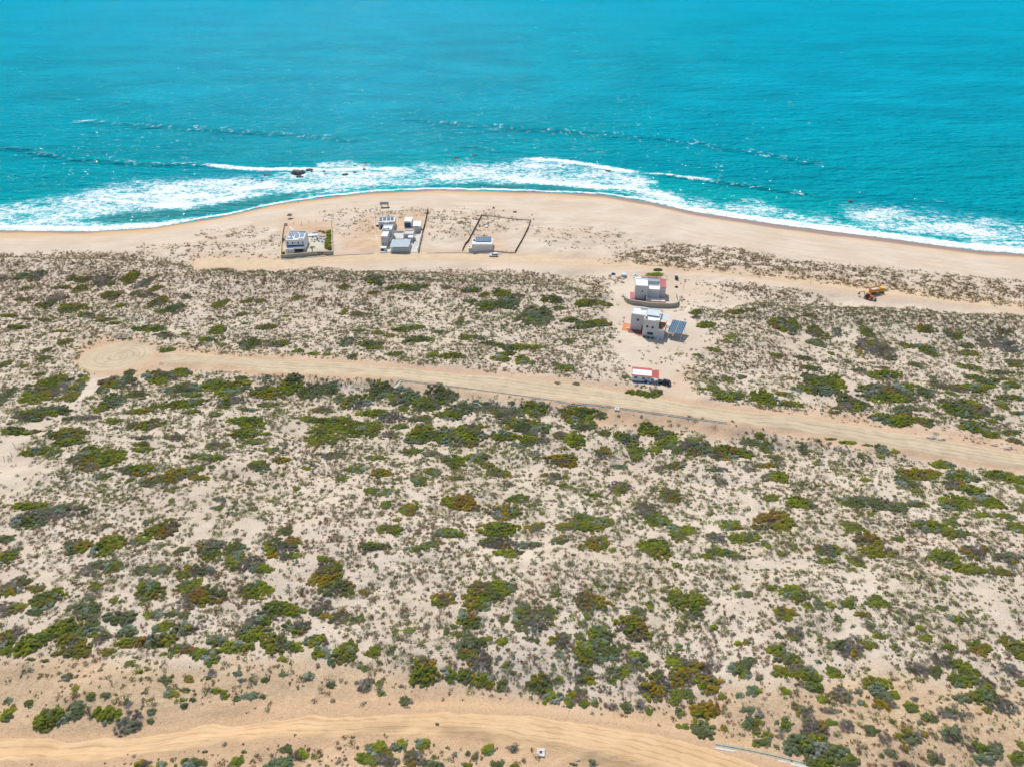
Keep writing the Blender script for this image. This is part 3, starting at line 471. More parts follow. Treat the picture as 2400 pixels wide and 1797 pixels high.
TF = """590,60,240,150,y 310,80,140,80,g 30,115,110,80,g 220,165,140,80,b 350,165,130,70,g 430,160,120,90,g 540,205,60,60,g 250,255,180,60,g 340,285,120,60,b 155,280,90,40,g 650,265,75,40,g 945,240,180,90,m 940,310,120,50,g 1120,310,110,80,m 1200,180,190,110,y 1260,250,190,110,y 1110,100,110,70,g 1395,170,90,40,d 1475,125,80,40,b 1620,90,200,100,g 1760,130,170,80,g 1890,250,170,90,b 1700,290,170,90,g 1820,360,170,80,g 1650,260,110,60,g 1900,370,130,60,g 2110,290,150,80,b 2050,380,130,70,o 2180,100,120,100,g 1690,425,60,40,g 340,485,60,35,g 575,490,70,45,g 720,520,150,110,g 410,530,90,60,d 60,580,200,110,g 75,660,110,90,m 660,655,140,90,y 810,605,70,50,g 885,590,80,60,g 960,600,70,50,g 1070,590,90,70,g 1260,580,130,100,g 1165,660,100,50,o 1010,690,60,45,d 1485,605,80,50,m 1675,620,80,50,g 1770,690,120,60,g 1570,815,90,60,g 1480,715,50,35,d 1540,745,70,40,g 1210,735,90,80,b 1265,795,70,60,g 1080,880,200,140,b 960,865,60,50,g 1215,860,90,60,m 730,780,120,90,b 720,810,60,40,g 365,850,60,45,g 415,840,50,35,m 205,745,50,50,g 625,800,45,35,d 1920,880,150,100,y 1880,945,60,35,b 1730,870,100,50,g 2140,850,150,110,o 2190,920,120,90,g 2130,1020,110,110,b 2190,1100,60,50,g 1680,960,150,100,b 1520,1010,160,90,b 1630,1030,90,80,m 1830,1010,130,110,g 1800,1090,150,100,g 1930,1100,150,120,m 1960,1180,170,110,g 1850,1200,160,80,g 2060,1240,190,140,b 1970,1280,60,50,g 980,1035,100,90,g 620,900,130,90,g 690,950,150,100,m 740,1020,150,110,b 830,1060,150,110,g 850,1130,130,70,g 640,1030,130,80,g 370,1000,140,90,d 410,1050,80,60,g 30,1000,120,120,y 40,1090,110,80,b 150,1010,170,100,b 160,1100,160,120,y 500,1065,60,50,d 430,960,90,60,d 670,1158,60,55,g 255,1190,60,50,o 30,1180,90,80,g 460,1150,100,80,s 370,1180,50,40,d 880,965,50,30,d 1250,1110,170,110,m 1280,1180,140,80,d 1360,1180,90,60,g 1310,1240,140,90,b 1030,1180,130,110,b 910,1210,90,60,g 950,1180,60,40,m 1160,1230,50,50,g 1140,1160,60,60,a 150,1280,170,120,y 90,1300,60,60,b 130,1410,160,130,d 15,1390,50,60,g 270,1395,50,40,y 430,1270,100,40,d 450,1360,130,70,m 500,1310,70,50,d 670,1370,75,80,g 610,1360,30,30,d 730,1250,60,60,y 800,1300,110,100,b 950,1280,100,60,a 960,1360,80,50,g 1060,1380,110,80,b 855,1400,170,110,b 830,1460,170,80,d 640,1430,50,70,a 550,1450,60,80,g 505,1490,110,60,g 480,1425,50,40,g 740,1500,170,120,s 850,1540,180,120,s 980,1550,170,100,g 900,1620,200,60,g 1090,1610,120,80,g 1220,1410,90,80,a 1310,1460,100,90,b 1350,1560,70,60,d 1480,1450,140,110,m 1440,1520,80,60,m 1570,1440,50,50,y 1730,1300,150,100,b 1600,1330,110,60,m 1740,1440,130,110,m 1770,1400,60,50,g 1480,1260,80,80,g 1500,1210,50,50,b 1900,1520,140,70,m 1960,1590,140,80,s 2030,1530,100,90,b 2170,1590,90,90,g 2190,1500,40,60,g 1650,1590,120,80,b 1430,1630,140,50,b 1850,1305,50,30,b 1360,1355,30,40,d"""

YARDS = [[(655,525),(780,512),(782,600),(655,608)], [(876,505),(1003,492),(985,595),(905,595)], [(1080,555),(1160,555),(1165,592),(1080,592)], [(1475,645),(1590,650),(1590,722),(1460,715)], [(1465,720),(1600,730),(1600,800),(1460,800)], [(1478,855),(1575,860),(1575,912),(1478,905)]]
# ------------------------------------------------------------------ vegetation
leafm, t, b = mat('foliage', .75, spec=.15); g = N(t)
nn = g.noise(g.pos(), 1.3, 3, .7)
c = g.mix(g.ramp(nn, .3, .7), g.attr('tint', 'Color'), g.mix(.38, g.attr('tint', 'Color'), (.30, .27, .12)))
t.links.new(c, b.inputs['Base Color'])
tr = g.new('ShaderNodeBsdfTranslucent'); t.links.new(c, tr.inputs['Color']); mx = g.new('ShaderNodeMixShader'); mx.inputs[0].default_value = .45
t.links.new(b.outputs[0], mx.inputs[1]); t.links.new(tr.outputs[0], mx.inputs[2]); t.links.new(mx.outputs[0], t.nodes['Material Output'].inputs['Surface'])
PAL = dict(g=[(.28,.33,.03), (.36,.40,.035), (.19,.26,.04)], o=[(.31,.28,.045), (.27,.26,.07), (.35,.32,.055)],
           y=[(.46,.33,.03), (.36,.34,.03), (.38,.24,.06), (.28,.23,.13)], d=[(.20,.235,.105), (.27,.31,.19), (.17,.21,.085)],
           b=[(.40,.345,.31), (.46,.40,.36), (.31,.265,.24)], a=[(.38,.41,.38), (.30,.33,.30), (.44,.44,.42)],
           s=[(.31,.40,.28), (.41,.46,.38), (.22,.31,.17)])
MIX = dict(g='ggggodsg', o='oooogdyb', y='yyyyogb', d='dddddsgb', b='bbbbbady', m='gogddbsyb', a='aaaadb', s='sssdg')
def leaves(cen, rad, hgt, tint, per, size, tri=True, spiky=0.0, rough=.28):
    """leaf-sized faces on and in low domes; cen (n,3), rad (n,2), hgt (n,), tint (n,3), per faces each"""
    n = len(cen); k = n*per; idx = np.repeat(np.arange(n), per)
    a = rng.uniform(0, 2*math.pi, k); q = np.sqrt(rng.uniform(0, 1, k))
    el = rng.uniform(0, 1, k)
    r = rng.uniform(.72, 1.08, k)
    sx = np.cos(a)*q; sy = np.sin(a)*q; sz = np.sqrt(np.clip(1-q*q, 0, 1))
    wobb = 1 + rough*np.sin(3*a+idx*1.7)+rough*.6*np.sin(5*a+idx*2.9)
    p = np.stack([cen[idx, 0]+sx*rad[idx, 0]*wobb*r, cen[idx, 1]+sy*rad[idx, 1]*wobb*r, cen[idx, 2]+(sz*r)*hgt[idx]*.92+.03], 1)
    nrm = np.stack([sx, sy, sz*1.1+.8], 1) + rng.normal(0, .36, (k, 3)); nrm /= np.linalg.norm(nrm, axis=1)[:, None]
    t1 = np.cross(nrm, rng.normal(0, 1, (k, 3))); t1 /= np.linalg.norm(t1, axis=1)[:, None]+1e-9
    t2 = np.cross(nrm, t1); s = (size[idx] if np.ndim(size) else size)*rng.uniform(.6, 1.35, k)
    s = s[:, None]
    if tri: v = np.stack([p-t1*s*.6-t2*s*.35, p+t1*s*.6-t2*s*.35, p+t2*s*.75], 1)
    else: v = np.stack([p-t1*s*.5-t2*s*.5, p+t1*s*.5-t2*s*.35, p+t1*s*.4+t2*s*.5, p-t1*s*.55+t2*s*.4], 1)
    kk = v.shape[1]; co = v.reshape(-1, 3); f = np.arange(len(co)).reshape(-1, kk)
    tc = tint[idx]*rng.uniform(.78, 1.22, (k, 1)); tc = np.repeat(tc, kk, 0)
    return co, f, np.concatenate([tc, np.ones((len(tc), 1))], 1)
def twigs(cen, rad, hgt, tint, per, wid):
    """thin blades fanning up and out from the base"""
    n = len(cen); k = n*per; idx = np.repeat(np.arange(n), per)
    a = rng.uniform(0, 2*math.pi, k); q = rng.uniform(.15, 1, k)**.7; L = rng.uniform(.75, 1.1, k)
    base = cen[idx] + np.stack([np.cos(a)*rad[idx, 0]*q*.25, np.sin(a)*rad[idx, 1]*q*.25, 0*a], 1)
    tip = cen[idx] + np.stack([np.cos(a)*rad[idx, 0]*q*L, np.sin(a)*rad[idx, 1]*q*L, hgt[idx]*np.sqrt(1-(q*.9)**2)*L], 1)
    side = np.stack([-np.sin(a), np.cos(a), rng.uniform(-.6, .6, k)], 1)*(wid*rng.uniform(.6, 1.4, k))[:, None]
    v = np.stack([base-side, base+side, tip], 1); co = v.reshape(-1, 3); f = np.arange(len(co)).reshape(-1, 3)
    tc = np.repeat(tint[idx]*rng.uniform(.7, 1.3, (k, 1)), 3, 0)
    return co, f, np.concatenate([tc, np.ones((len(tc), 1))], 1)
def join(parts):
    co = []; f = []; c = []; o = 0
    for p in parts: co.append(p[0]); f.append(p[1]+o); c.append(p[2]); o += len(p[0])
    return np.concatenate(co), np.concatenate(f), np.concatenate(c)
def pick(kind, n):
    ks = MIX[kind]; out = np.zeros((n, 3)); kk = []
    for i in range(n):
        q = ks[rng.integers(len(ks))]; kk.append(q); out[i] = PAL[q][rng.integers(len(PAL[q]))]
    return out, kk

A = (0, 640, 2.76); B = (800, 640, 2.76); C = (1600, 640, 2.76); D = (0, 1200, 2.765); E = (800, 1200, 2.765); F_ = (1600, 1200, 2.765)
items = []
for (x0, y0, s), txt in ((A, TA), (B, TB), (C, TC), (D, TD), (E, TE), (F_, TF)):
    for w in txt.split():
        v = w.split(','); X, Y, Wd, Hd = map(float, v[:4]); items.append((x0+X/s, y0+Y/s, Wd/s, Hd/s, v[4]))
items = [i for i in items if i[0] > -60]
order = sorted(items, key=lambda i: -(i[2]*i[3]))
BIG, REST = order[:298], order[298:]
def shrub_geo(px, py, w, h, kind, quality):
    """returns world base point, and geometry relative to it"""
    s = scale_at(U0(px, py)[1]); vloc = -(py-H0/2)/FPX
    sl = SP - vloc*CP; cl = CP + vloc*SP          # image height of a metre of depth / of height, times s
    Wm = w/s; hm = float(np.clip(.125*Wm, .3, 1.05))
    if py > 1450: hm *= 1.4
    if kind in 'ba': hm *= .9
    Dm = max((h - hm*s*cl*.75)/(s*sl), .38*Wm)
    Dm = min(Dm, 2.2*Wm)
    p = U1(px, py + .30*hm*s*cl)
    Wm *= 1.18; Dm *= 1.22
    lob = int(np.clip(Wm*Dm*1.5, 7, 120)); r0 = .5*math.sqrt(Wm*Dm/lob)*1.42
    a = np.arange(lob)*2.39996 + rng.uniform(0, 6); q = np.sqrt((np.arange(lob)+.6)/lob)*rng.uniform(.88, 1.08, lob); a = a+rng.uniform(-.25, .25, lob)
    ph = rng.uniform(0, 6, 2); k = (1+.16*np.sin(2*a+ph[0])+.12*np.sin(3*a+ph[1]))
    lx = np.cos(a)*q*k*max(Wm/2-r0*.75, .05); ly = np.sin(a)*q*k*max(Dm/2-r0*.75, .05)
    lr = np.stack([r0*rng.uniform(.55, 1.35, lob), r0*rng.uniform(.55, 1.3, lob)*.9], 1)
    edge = 1-.45*q**2
    lh = hm*edge*rng.uniform(.45, 1.25, lob)
    gz = H(lx+p.x, ly+p.y)-p.z
    cen = np.stack([lx, ly, gz-.05], 1)
    ns = int(np.clip(lob/5, 3, 12)); tn, kn = pick(kind, ns); sa = rng.integers(0, lob, ns)
    dd = (lx[:, None]-lx[sa][None])**2+(ly[:, None]-ly[sa][None])**2 + rng.uniform(0, (r0*1.3)**2, (lob, ns)); ch = dd.argmin(1)
    tint = tn[ch]*rng.uniform(.82, 1.2, (lob, 1)); kk = [kn[i] for i in ch]
    # neighbouring lobes share a plant: blend colours by position
    leafy = np.array([q_ not in 'ba' for q_ in kk]); fs = .085+.075*max(0, (py-600)/1200)
    fs = float(np.clip(1.05/s, .11, .24))
    per = int(np.clip(2.1*math.pi*r0*r0/(fs*fs*.6), 16, 200)*quality)
    P = []; T = []; X_ = []
    if leafy.any(): P.append(leaves(cen[leafy], lr[leafy], lh[leafy], tint[leafy], per, fs, False, rough=.12))
    if leafy.any() and Wm > 3: X_.append(twigs(cen[leafy][::3], lr[leafy][::3]*1.1, lh[leafy][::3]*1.15, np.tile(np.array([[.42,.37,.33]]), (len(cen[leafy][::3]), 1)), 12, fs*.16))
    if (~leafy).any():
        T.append(twigs(cen[~leafy], lr[~leafy]*1.15, lh[~leafy]*1.1, tint[~leafy], max(40, int(per*.55)), fs*.22))
        T.append(tuple(leaves(cen[~leafy], lr[~leafy], lh[~leafy]*.85, tint[~leafy]*.9, max(16, int(per*.35)), fs*.6, True)))
    if X_: P = [tri_(q_) for q_ in P] + X_
    return p, P, T, Wm, Dm
def tri_(q): return (q[0], np.concatenate([q[1][:, [0, 1, 2]], q[1][:, [0, 2, 3]]]), q[2]) if q[1].shape[1] == 4 else q
for i in range(len(BIG)): pass
NAMEK = dict(g='green shrub', o='olive green shrub', y='rusty yellow shrub', d='grey green shrub', b='bare grey shrub', m='green and grey thicket', a='spiky pale grey plant', s='silvery shrub')
CATK = dict(g='shrub', o='shrub', y='shrub', d='shrub', b='dry shrub', m='thicket', a='spiky plant', s='shrub')
def region(x, y):
    x /= 1.085; y /= 1.085
    if y < 700:
        if x < 330: return 'on dune left of the walled house'
        if x < 820: return 'on dune crest facing walled house'
        if x < 1300: return 'on the dune left of the curved wall'
        if x < 1500: return 'beside the two grey houses'
        return 'on the dune facing the orange truck' if x < 1900 else 'on the dune beyond the orange truck'
    if y < 905 - (0 if x > 700 else 40) and x > 1480 and y < 940: 
        return 'just right of the bare clearing' if x < 1720 else ('in the hollow above the middle road' if x < 1980 else 'at the right edge above middle road')
    ym = np.interp(x, [0, 350, 800, 1400, 1700, 2212], [770, 775, 790, 870, 905, 1000])
    if y < ym:
        if x < 180: return 'left of the turning circle'
        if x < 420: return 'just above the turning circle'
        if x < 850: return 'above left half of the middle road'
        if x < 1330: return 'above road by the concrete channel'
        return 'around the red roofed cabin'
    if x > 1700 and y < ym+30: return 'along right end of the middle road'
    if y < 960:
        if x < 220: return 'below left of the turning circle'
        if x < 450: return 'just below the turning circle'
        if x < 820: return 'below left part of middle road'
        if x < 1290: return 'below the concrete channel'
        return 'below road under the red cabin'
    if y < 1130:
        if x < 230: return 'around the left bare sand patch'
        if x < 700: return 'on the upper left of the open scrub'
        if x < 1250: return 'in upper middle of open scrub'
        if x < 1800: return 'on the upper right of the open scrub'
        return 'near the right edge below the middle road'
    if y < 1290:
        if x < 400: return 'at the far left of the open scrub'
        if x < 900: return 'left of centre in the open scrub'
        if x < 1450: return 'at the centre of the open scrub'
        if x < 1850: return 'right of centre in the open scrub'
        return 'near the right edge of the open scrub'
    yl = np.interp(x, [0, 200, 400, 800, 1200, 1600], [1590, 1590, 1560, 1540, 1545, 1660])
    if y < 1440 - (0 if x < 1100 else 0):
        if x < 380: return 'at far left above the lower road'
        if x < 800: return 'left of centre above the lower road'
        if x < 1150: return 'in the middle above the lower road'
        if x < 1600: return 'right of middle above lower road'
        return 'at right above the lower gutter'
    if y < yl:
        if x < 700: return 'on ochre slope above lower road'
        if x < 1200: return 'on upper verge of lower road'
        if x < 1560: return 'above the bend of the lower road'
        return 'around the gutter at the bottom right' if x < 1900 else 'in the bottom right corner'
    if x < 1500: return 'below lower road at bottom edge'
    return 'around the gutter at the bottom right' if x < 1900 else 'in the bottom right corner'
ORD = ['first', 'second', 'third', 'fourth', 'fifth', 'sixth', 'seventh', 'eighth', 'ninth', 'tenth', 'eleventh', 'twelfth', 'thirteenth', 'fourteenth']
def label_of(i):
    x, y, w, h, k = i; s = scale_at(U0(x, y)[1]); A_ = (w/s)*(h/s*1.9)
    sz = 'small' if A_ < 14 else ('wide' if w/h > 3.1 else ('big' if A_ > 55 else 'round'))
    return sz, NAMEK[k], region(x, y)
bk = {}
for n, i in enumerate(BIG): bk.setdefault(label_of(i), []).append(n)
LBL = {}
for (sz, nm, rg), ns in bk.items():
    ns.sort(key=lambda n: BIG[n][0])
    for r, n in enumerate(ns):
        if len(ns) == 1: LBL[n] = f'{sz} {nm} {rg}'
        elif len(ns) == 2: LBL[n] = f"{'left' if r == 0 else 'right'} {sz} {nm} of two {rg}"
        else: LBL[n] = f'{ORD[r]} {sz} {nm} from left {rg}'
for n, i in enumerate(BIG):
    x, y, w, h, k = i
    p, P, T, Wm, Dm = shrub_geo(x, y, w, h, k, 1.0)
    lab = ' '.join(LBL[n].split())
    nm = {'a': 'spiky_plant', 'm': 'thicket', 'b': 'dry_shrub'}.get(k, 'shrub')
    if P and T:
        root = bpy.data.objects.new(nm, None); COL.objects.link(root); root.location = p
        co, f, c = join(P); o = raw_mesh('foliage', co, f, dict(tint=c), leafm); o.parent = root
        co, f, c = join(T); o = raw_mesh('branches', co, f, dict(tint=c), leafm); o.parent = root
    else:
        co, f, c = join(P or T); root = raw_mesh(nm, co, f, dict(tint=c), leafm); root.location = p
    tag(root, lab, CATK[k], 'shrubs of the coastal scrub')
# --- everything smaller: tufts of dry grass, seedlings and dwarf shrubs nobody could count
RBAND = ov([(380,572),(420,572),(600,588),(800,592),(1000,600),(1200,615),(1300,640),(1290,655),(1100,625),(900,612),(600,605),(400,588)]) + ov([])
RBAND2 = ov([(1500,655),(1700,660),(1900,668),(2212,690),(2212,725),(1950,705),(1750,698),(1560,690),(1500,680)])
def density(px, py, X, Y):
    wbl = (fbm(X/9, Y/7, 41)-.5)*14; x, y = px+wbl, py+wbl*.6
    m = lambda poly, soft: polymask(x, y, poly, soft)
    n = fbm(X/11, Y/10, 101); nf = fbm(X/3.5, Y/3.2, 102, 3)
    d = m(LANDV, 8)*np.clip(.42+1.1*(n-.42)+1.35*(nf-.47)+.06*sstep(780, 640, y), .05, .92)
    d = np.maximum(d, m(NORTHV, 7)*np.clip(sstep(.36, .52, nf)+.12, 0, 1))
    for poly, k in ((ov([(420,490),(560,480),(620,520),(430,535)]), .22), (ov([(300,520),(420,515),(600,545),(590,575),(430,560)]), .35), (ov([(690,440),(1000,440),(1150,470),(1100,490),(930,480),(720,500)]), .16), (ov([(1150,480),(1350,490),(1400,530),(1180,530)]), .12), (ov([(930,455),(1050,452),(1050,500),(930,500)]), .28), (ov([(620,490),(715,480),(715,500),(620,505)]), .3), (ov([(1050,560),(1400,545),(1420,560),(1060,570)]), .1)):
        d = np.maximum(d, k*m(poly, 12)*sstep(.4, .6, nf)*1.4)
    d = np.maximum(d, .97*m(RBAND, 8)*(1-m(CLEAR, 6))); d = np.maximum(d, .9*m(RBAND2, 10))
    d = d*(1-.55*m(SLOPE, 25)*np.clip(1.15-nf, 0, 1)); d = d*(1-.35*m(OCHRE, 30)); d = d*(1-.75*sstep(13, 4, seg_dist(x, y, TRACK2))); d = d*(1-.9*sstep(12, 5, seg_dist(x, y, TRACK3)))
    for t_, b_ in ((LOWT, LOWB),): d = d*(1-.85*sstep(-55, -15, sdpoly(x, y, strip(t_, b_))))
    d = d*(1-.9*m(EMB, 10)); d = d*(1-(.99-.25*sstep(.5, .7, nf))*polymask(x+wbl*1.5, y+wbl, CLEAR, 14)); d = d*(1-.95*m(SANDL, 18)); d = d*(1-.97*m(TCLEAR, 7)); d = d*(1-m(PIT, 6))
    d = d*(1-sstep(22, 12, seg_dist(x, y, PATH)))
    d = d*(1-.93*m(ov([(1640,905),(1850,925),(2212,975),(2400,1010),(2400,960),(2212,940),(1900,890),(1700,880)]), 12)*.8)
    for t_, b_, r in ((LOWT, LOWB, 4), (MIDT, MIDB, 7), (BRT, BRB, 3)):
        d = d*(1-sstep(-r-5, -r+3, sdpoly(x, y, strip(t_, b_))))
    d = d*(1-sstep(-10, 0, sdpoly(x, y, CIRC)))
    return d
NC = 700000
cx = rng.uniform(-370, 370, NC); cy = rng.uniform(64, 415, NC)
cpx, cpy = proj(cx, cy, 7)
ok = (cpx > -420) & (cpx < 2820) & (cpy < 1950) & (shoreY(cx)-cy > 28)
cx, cy, cpx, cpy = cx[ok], cy[ok], cpx[ok], cpy[ok]
dn = density(cpx, cpy, cx, cy)
excl = np.zeros(len(cx), bool)
for poly in YARDS: excl |= inside(cpx, cpy, poly)
ok = (rng.uniform(0, 1, len(cx)) < np.minimum(dn*.78, .66)) & ~excl
cx, cy, cpx, cpy = cx[ok], cy[ok], cpx[ok], cpy[ok]; n = len(cx)
cz = H(cx, cy)
farz = sstep(760, 640, cpy)
size = np.clip(rng.lognormal(-.78, .46, n), .18, 1.3)*(1+.18*farz)*(1-.2*sstep(1300, 1750, cpy))
zone = fbm(cx/26, cy/22, 111)
u = rng.uniform(0, 1, n) + (zone-.5)*.9 + .12*sstep(860, 920, cpy)*(1-sstep(1180, 1300, cpy))
TUFT = [(.30,.165,.075), (.30,.21,.13), (.22,.14,.09), (.19,.14,.11), (.30,.275,.24), (.24,.25,.19), (.17,.20,.08), (.21,.24,.06)]
ti = np.clip((u*8.4-.2), 0, 7.99).astype(int)
ti = np.where((farz > .5) & (rng.uniform(0, 1, n) < .7), rng.integers(0, 4, n), ti)
green = ti >= 5; size = np.where(green, size*1.18, size)
band = np.maximum(polymask(cpx, cpy, RBAND, 8), polymask(cpx, cpy, RBAND2, 12)) > rng.uniform(.2, .9, n)
ti = np.where(band, rng.choice([5, 6, 6, 1, 2], n), ti); size = np.where(band, size*1.15, size)
tint = np.array(TUFT)[ti]*rng.uniform(.9, 1.4, (n, 1))
rad = np.stack([size*rng.uniform(.8, 1.3, n), size*rng.uniform(.7, 1.1, n)], 1); hg = size*rng.uniform(.5, .95, n)
cen = np.stack([cx, cy, cz-.02], 1)
nearq = cpy > 1150
parts = []
for msk, per, fs in ((nearq & (size > .5), 46, .17), (nearq & (size <= .5), 20, .16), (~nearq & (size > .5), 26, .24), (~nearq & (size <= .5), 13, .20)):
    gm = msk & green; dm = msk & ~green
    if gm.any(): parts.append(leaves(cen[gm], rad[gm], hg[gm], tint[gm], per, np.full(gm.sum(), fs), True))
    if dm.any():
        parts.append(leaves(cen[dm], rad[dm]*.9, hg[dm]*.8, tint[dm], max(5, per//2), np.full(dm.sum(), fs*.85), True))
        parts.append(twigs(cen[dm], rad[dm]*1.1, hg[dm]*1.1, tint[dm], max(5, per//2), fs*.22))
for i in REST:
    p, P, T, Wm, Dm = shrub_geo(*i, .8)
    for q in P+T:
        co = q[0]+np.array(p)
        if q[1].shape[1] == 4:
            f = np.concatenate([q[1][:, [0, 1, 2]], q[1][:, [0, 2, 3]]]); q = (co, f, q[2])
        else: q = (co, q[1], q[2])
        parts.append(q)
co, f, c = join(parts)
o = raw_mesh('small_scrub', co, f, dict(tint=c), leafm)
tag(o, 'low tufts of dry grass and dwarf shrubs dotting the sand', 'scrub', kind='stuff')
for v in LBL.values():
    if len(v.split()) > 16: print('LONG', v)
print('TUFTS', n, 'tris', len(f), 'shrubs', len(items))
# ------------------------------------------------------------------ building kit
class MB:
    def __init__(s): s.bm = bmesh.new()
    def prism(s, pts, z0, z1, zt=None):
        """vertical prism over a plan polygon; zt: optional list of top heights"""
        b = [s.bm.verts.new((x, y, z0)) for x, y in pts]
        t = [s.bm.verts.new((x, y, (z1 if zt is None else zt[i]))) for i, (x, y) in enumerate(pts)]
        n = len(pts); s.bm.faces.new(b[::-1]); s.bm.faces.new(t)
        for i in range(n): s.bm.faces.new((b[i], b[(i+1) % n], t[(i+1) % n], t[i]))
        return s
    def box(s, x0, x1, y0, y1, z0, z1): return s.prism([(x0, y0), (x1, y0), (x1, y1), (x0, y1)], z0, z1)
    def hull(s, bot, top):
        """frustum between two equal-length rings of 3D points"""
        b = [s.bm.verts.new(p) for p in bot]; t = [s.bm.verts.new(p) for p in top]; n = len(b)
        s.bm.faces.new(b[::-1]); s.bm.faces.new(t)
        for i in range(n): s.bm.faces.new((b[i], b[(i+1) % n], t[(i+1) % n], t[i]))
        return s
    def cyl(s, x, y, z0, z1, r0, r1=None, n=16, axis='z'):
        r1 = r0 if r1 is None else r1
        def P(a, r, z):
            u, v = r*math.cos(a), r*math.sin(a)
            return (x+u, y+v, z) if axis == 'z' else ((z, x+u, y+v) if axis == 'x' else (x+u, z, y+v))
        A = [2*math.pi*i/n for i in range(n)]
        return s.hull([P(a, r0, z0) for a in A], [P(a, max(r1, .001), z1) for a in A])
    def bar(s, p, q, r, n=6):
        p, q = Vector(p), Vector(q); d = (q-p).normalized(); u = d.orthogonal().normalized(); v = d.cross(u)
        A = [2*math.pi*i/n for i in range(n)]
        return s.hull([p+(u*math.cos(a)+v*math.sin(a))*r for a in A], [q+(u*math.cos(a)+v*math.sin(a))*r for a in A])
    def ring(s, x0, x1, y0, y1, z0, z1, t):
        s.box(x0, x1, y0, y0+t, z0, z1); s.box(x0, x1, y1-t, y1, z0, z1)
        s.box(x0, x0+t, y0+t, y1-t, z0, z1); s.box(x1-t, x1, y0+t, y1-t, z0, z1); return s
    def slab(s, a, b, c, d, th):
        """tilted slab through four 3D corners, thickness th downwards"""
        P = [Vector(q) for q in (a, b, c, d)]; s.hull([p-Vector((0, 0, th)) for p in P], P); return s
    def build(s, name, m, parent=None, bevel=0.0, label=None):
        bmesh.ops.recalc_face_normals(s.bm, faces=s.bm.faces)
        if bevel: bmesh.ops.bevel(s.bm, geom=[e for e in s.bm.edges], offset=bevel, segments=1, affect='EDGES', clamp_overlap=True)
        me = bpy.data.meshes.new(name); s.bm.to_mesh(me); s.bm.free(); me.materials.append(m)
        o = bpy.data.objects.new(name, me); COL.objects.link(o)
        if parent is not None: o.parent = parent
        if label: o['label'] = label
        return o
def empty(name, loc, rz, label, cat, group=None):
    o = bpy.data.objects.new(name, None); COL.objects.link(o); o.location = loc; o.rotation_euler = (0, 0, rz)
    return tag(o, label, cat, group)
def frame(a, b):
    A_, B_ = U1(*a), U1(*b); z_ = (A_.z+B_.z)/2; A_ = Vector((*[float(v) for v in U0(a[0], a[1], z_)], z_)); B_ = Vector((*[float(v) for v in U0(b[0], b[1], z_)], z_)); d = B_-A_; return Vector((A_.x, A_.y, min(A_.z, B_.z)-.03)), math.atan2(d.y, d.x), math.hypot(d.x, d.y)
def dup(root, loc, rz=None, label=None, parent=None):
    r = root.copy(); COL.objects.link(r); r.location = loc
    if rz is not None: r.rotation_euler = (0, 0, rz)
    if label: r['label'] = label
    for ch in list(root.children):
        c = ch.copy(); COL.objects.link(c); c.parent = r
        for g_ in ch.children: d = g_.copy(); COL.objects.link(d); d.parent = c
    return r
c1 = lambda x, y: (640+x/6.144, 460+y/6.144)
c2 = lambda x, y: (860+x/11.04, 460+y/11.04)
c3 = lambda x, y: (1060+x/10.055, 480+y/10.055)
c4 = lambda x, y: (1430+x/7.886, 620+y/7.886)
c5 = lambda x, y: (1440+x/12.29, 840+y/12.29)
c6 = lambda x, y: (1980+x/15.8, 650+y/15.8)
c7 = lambda x, y: (900+x/4.424, 870+y/4.424)
c8 = lambda x, y: (580+x/6.9125, 370+y/6.9125)
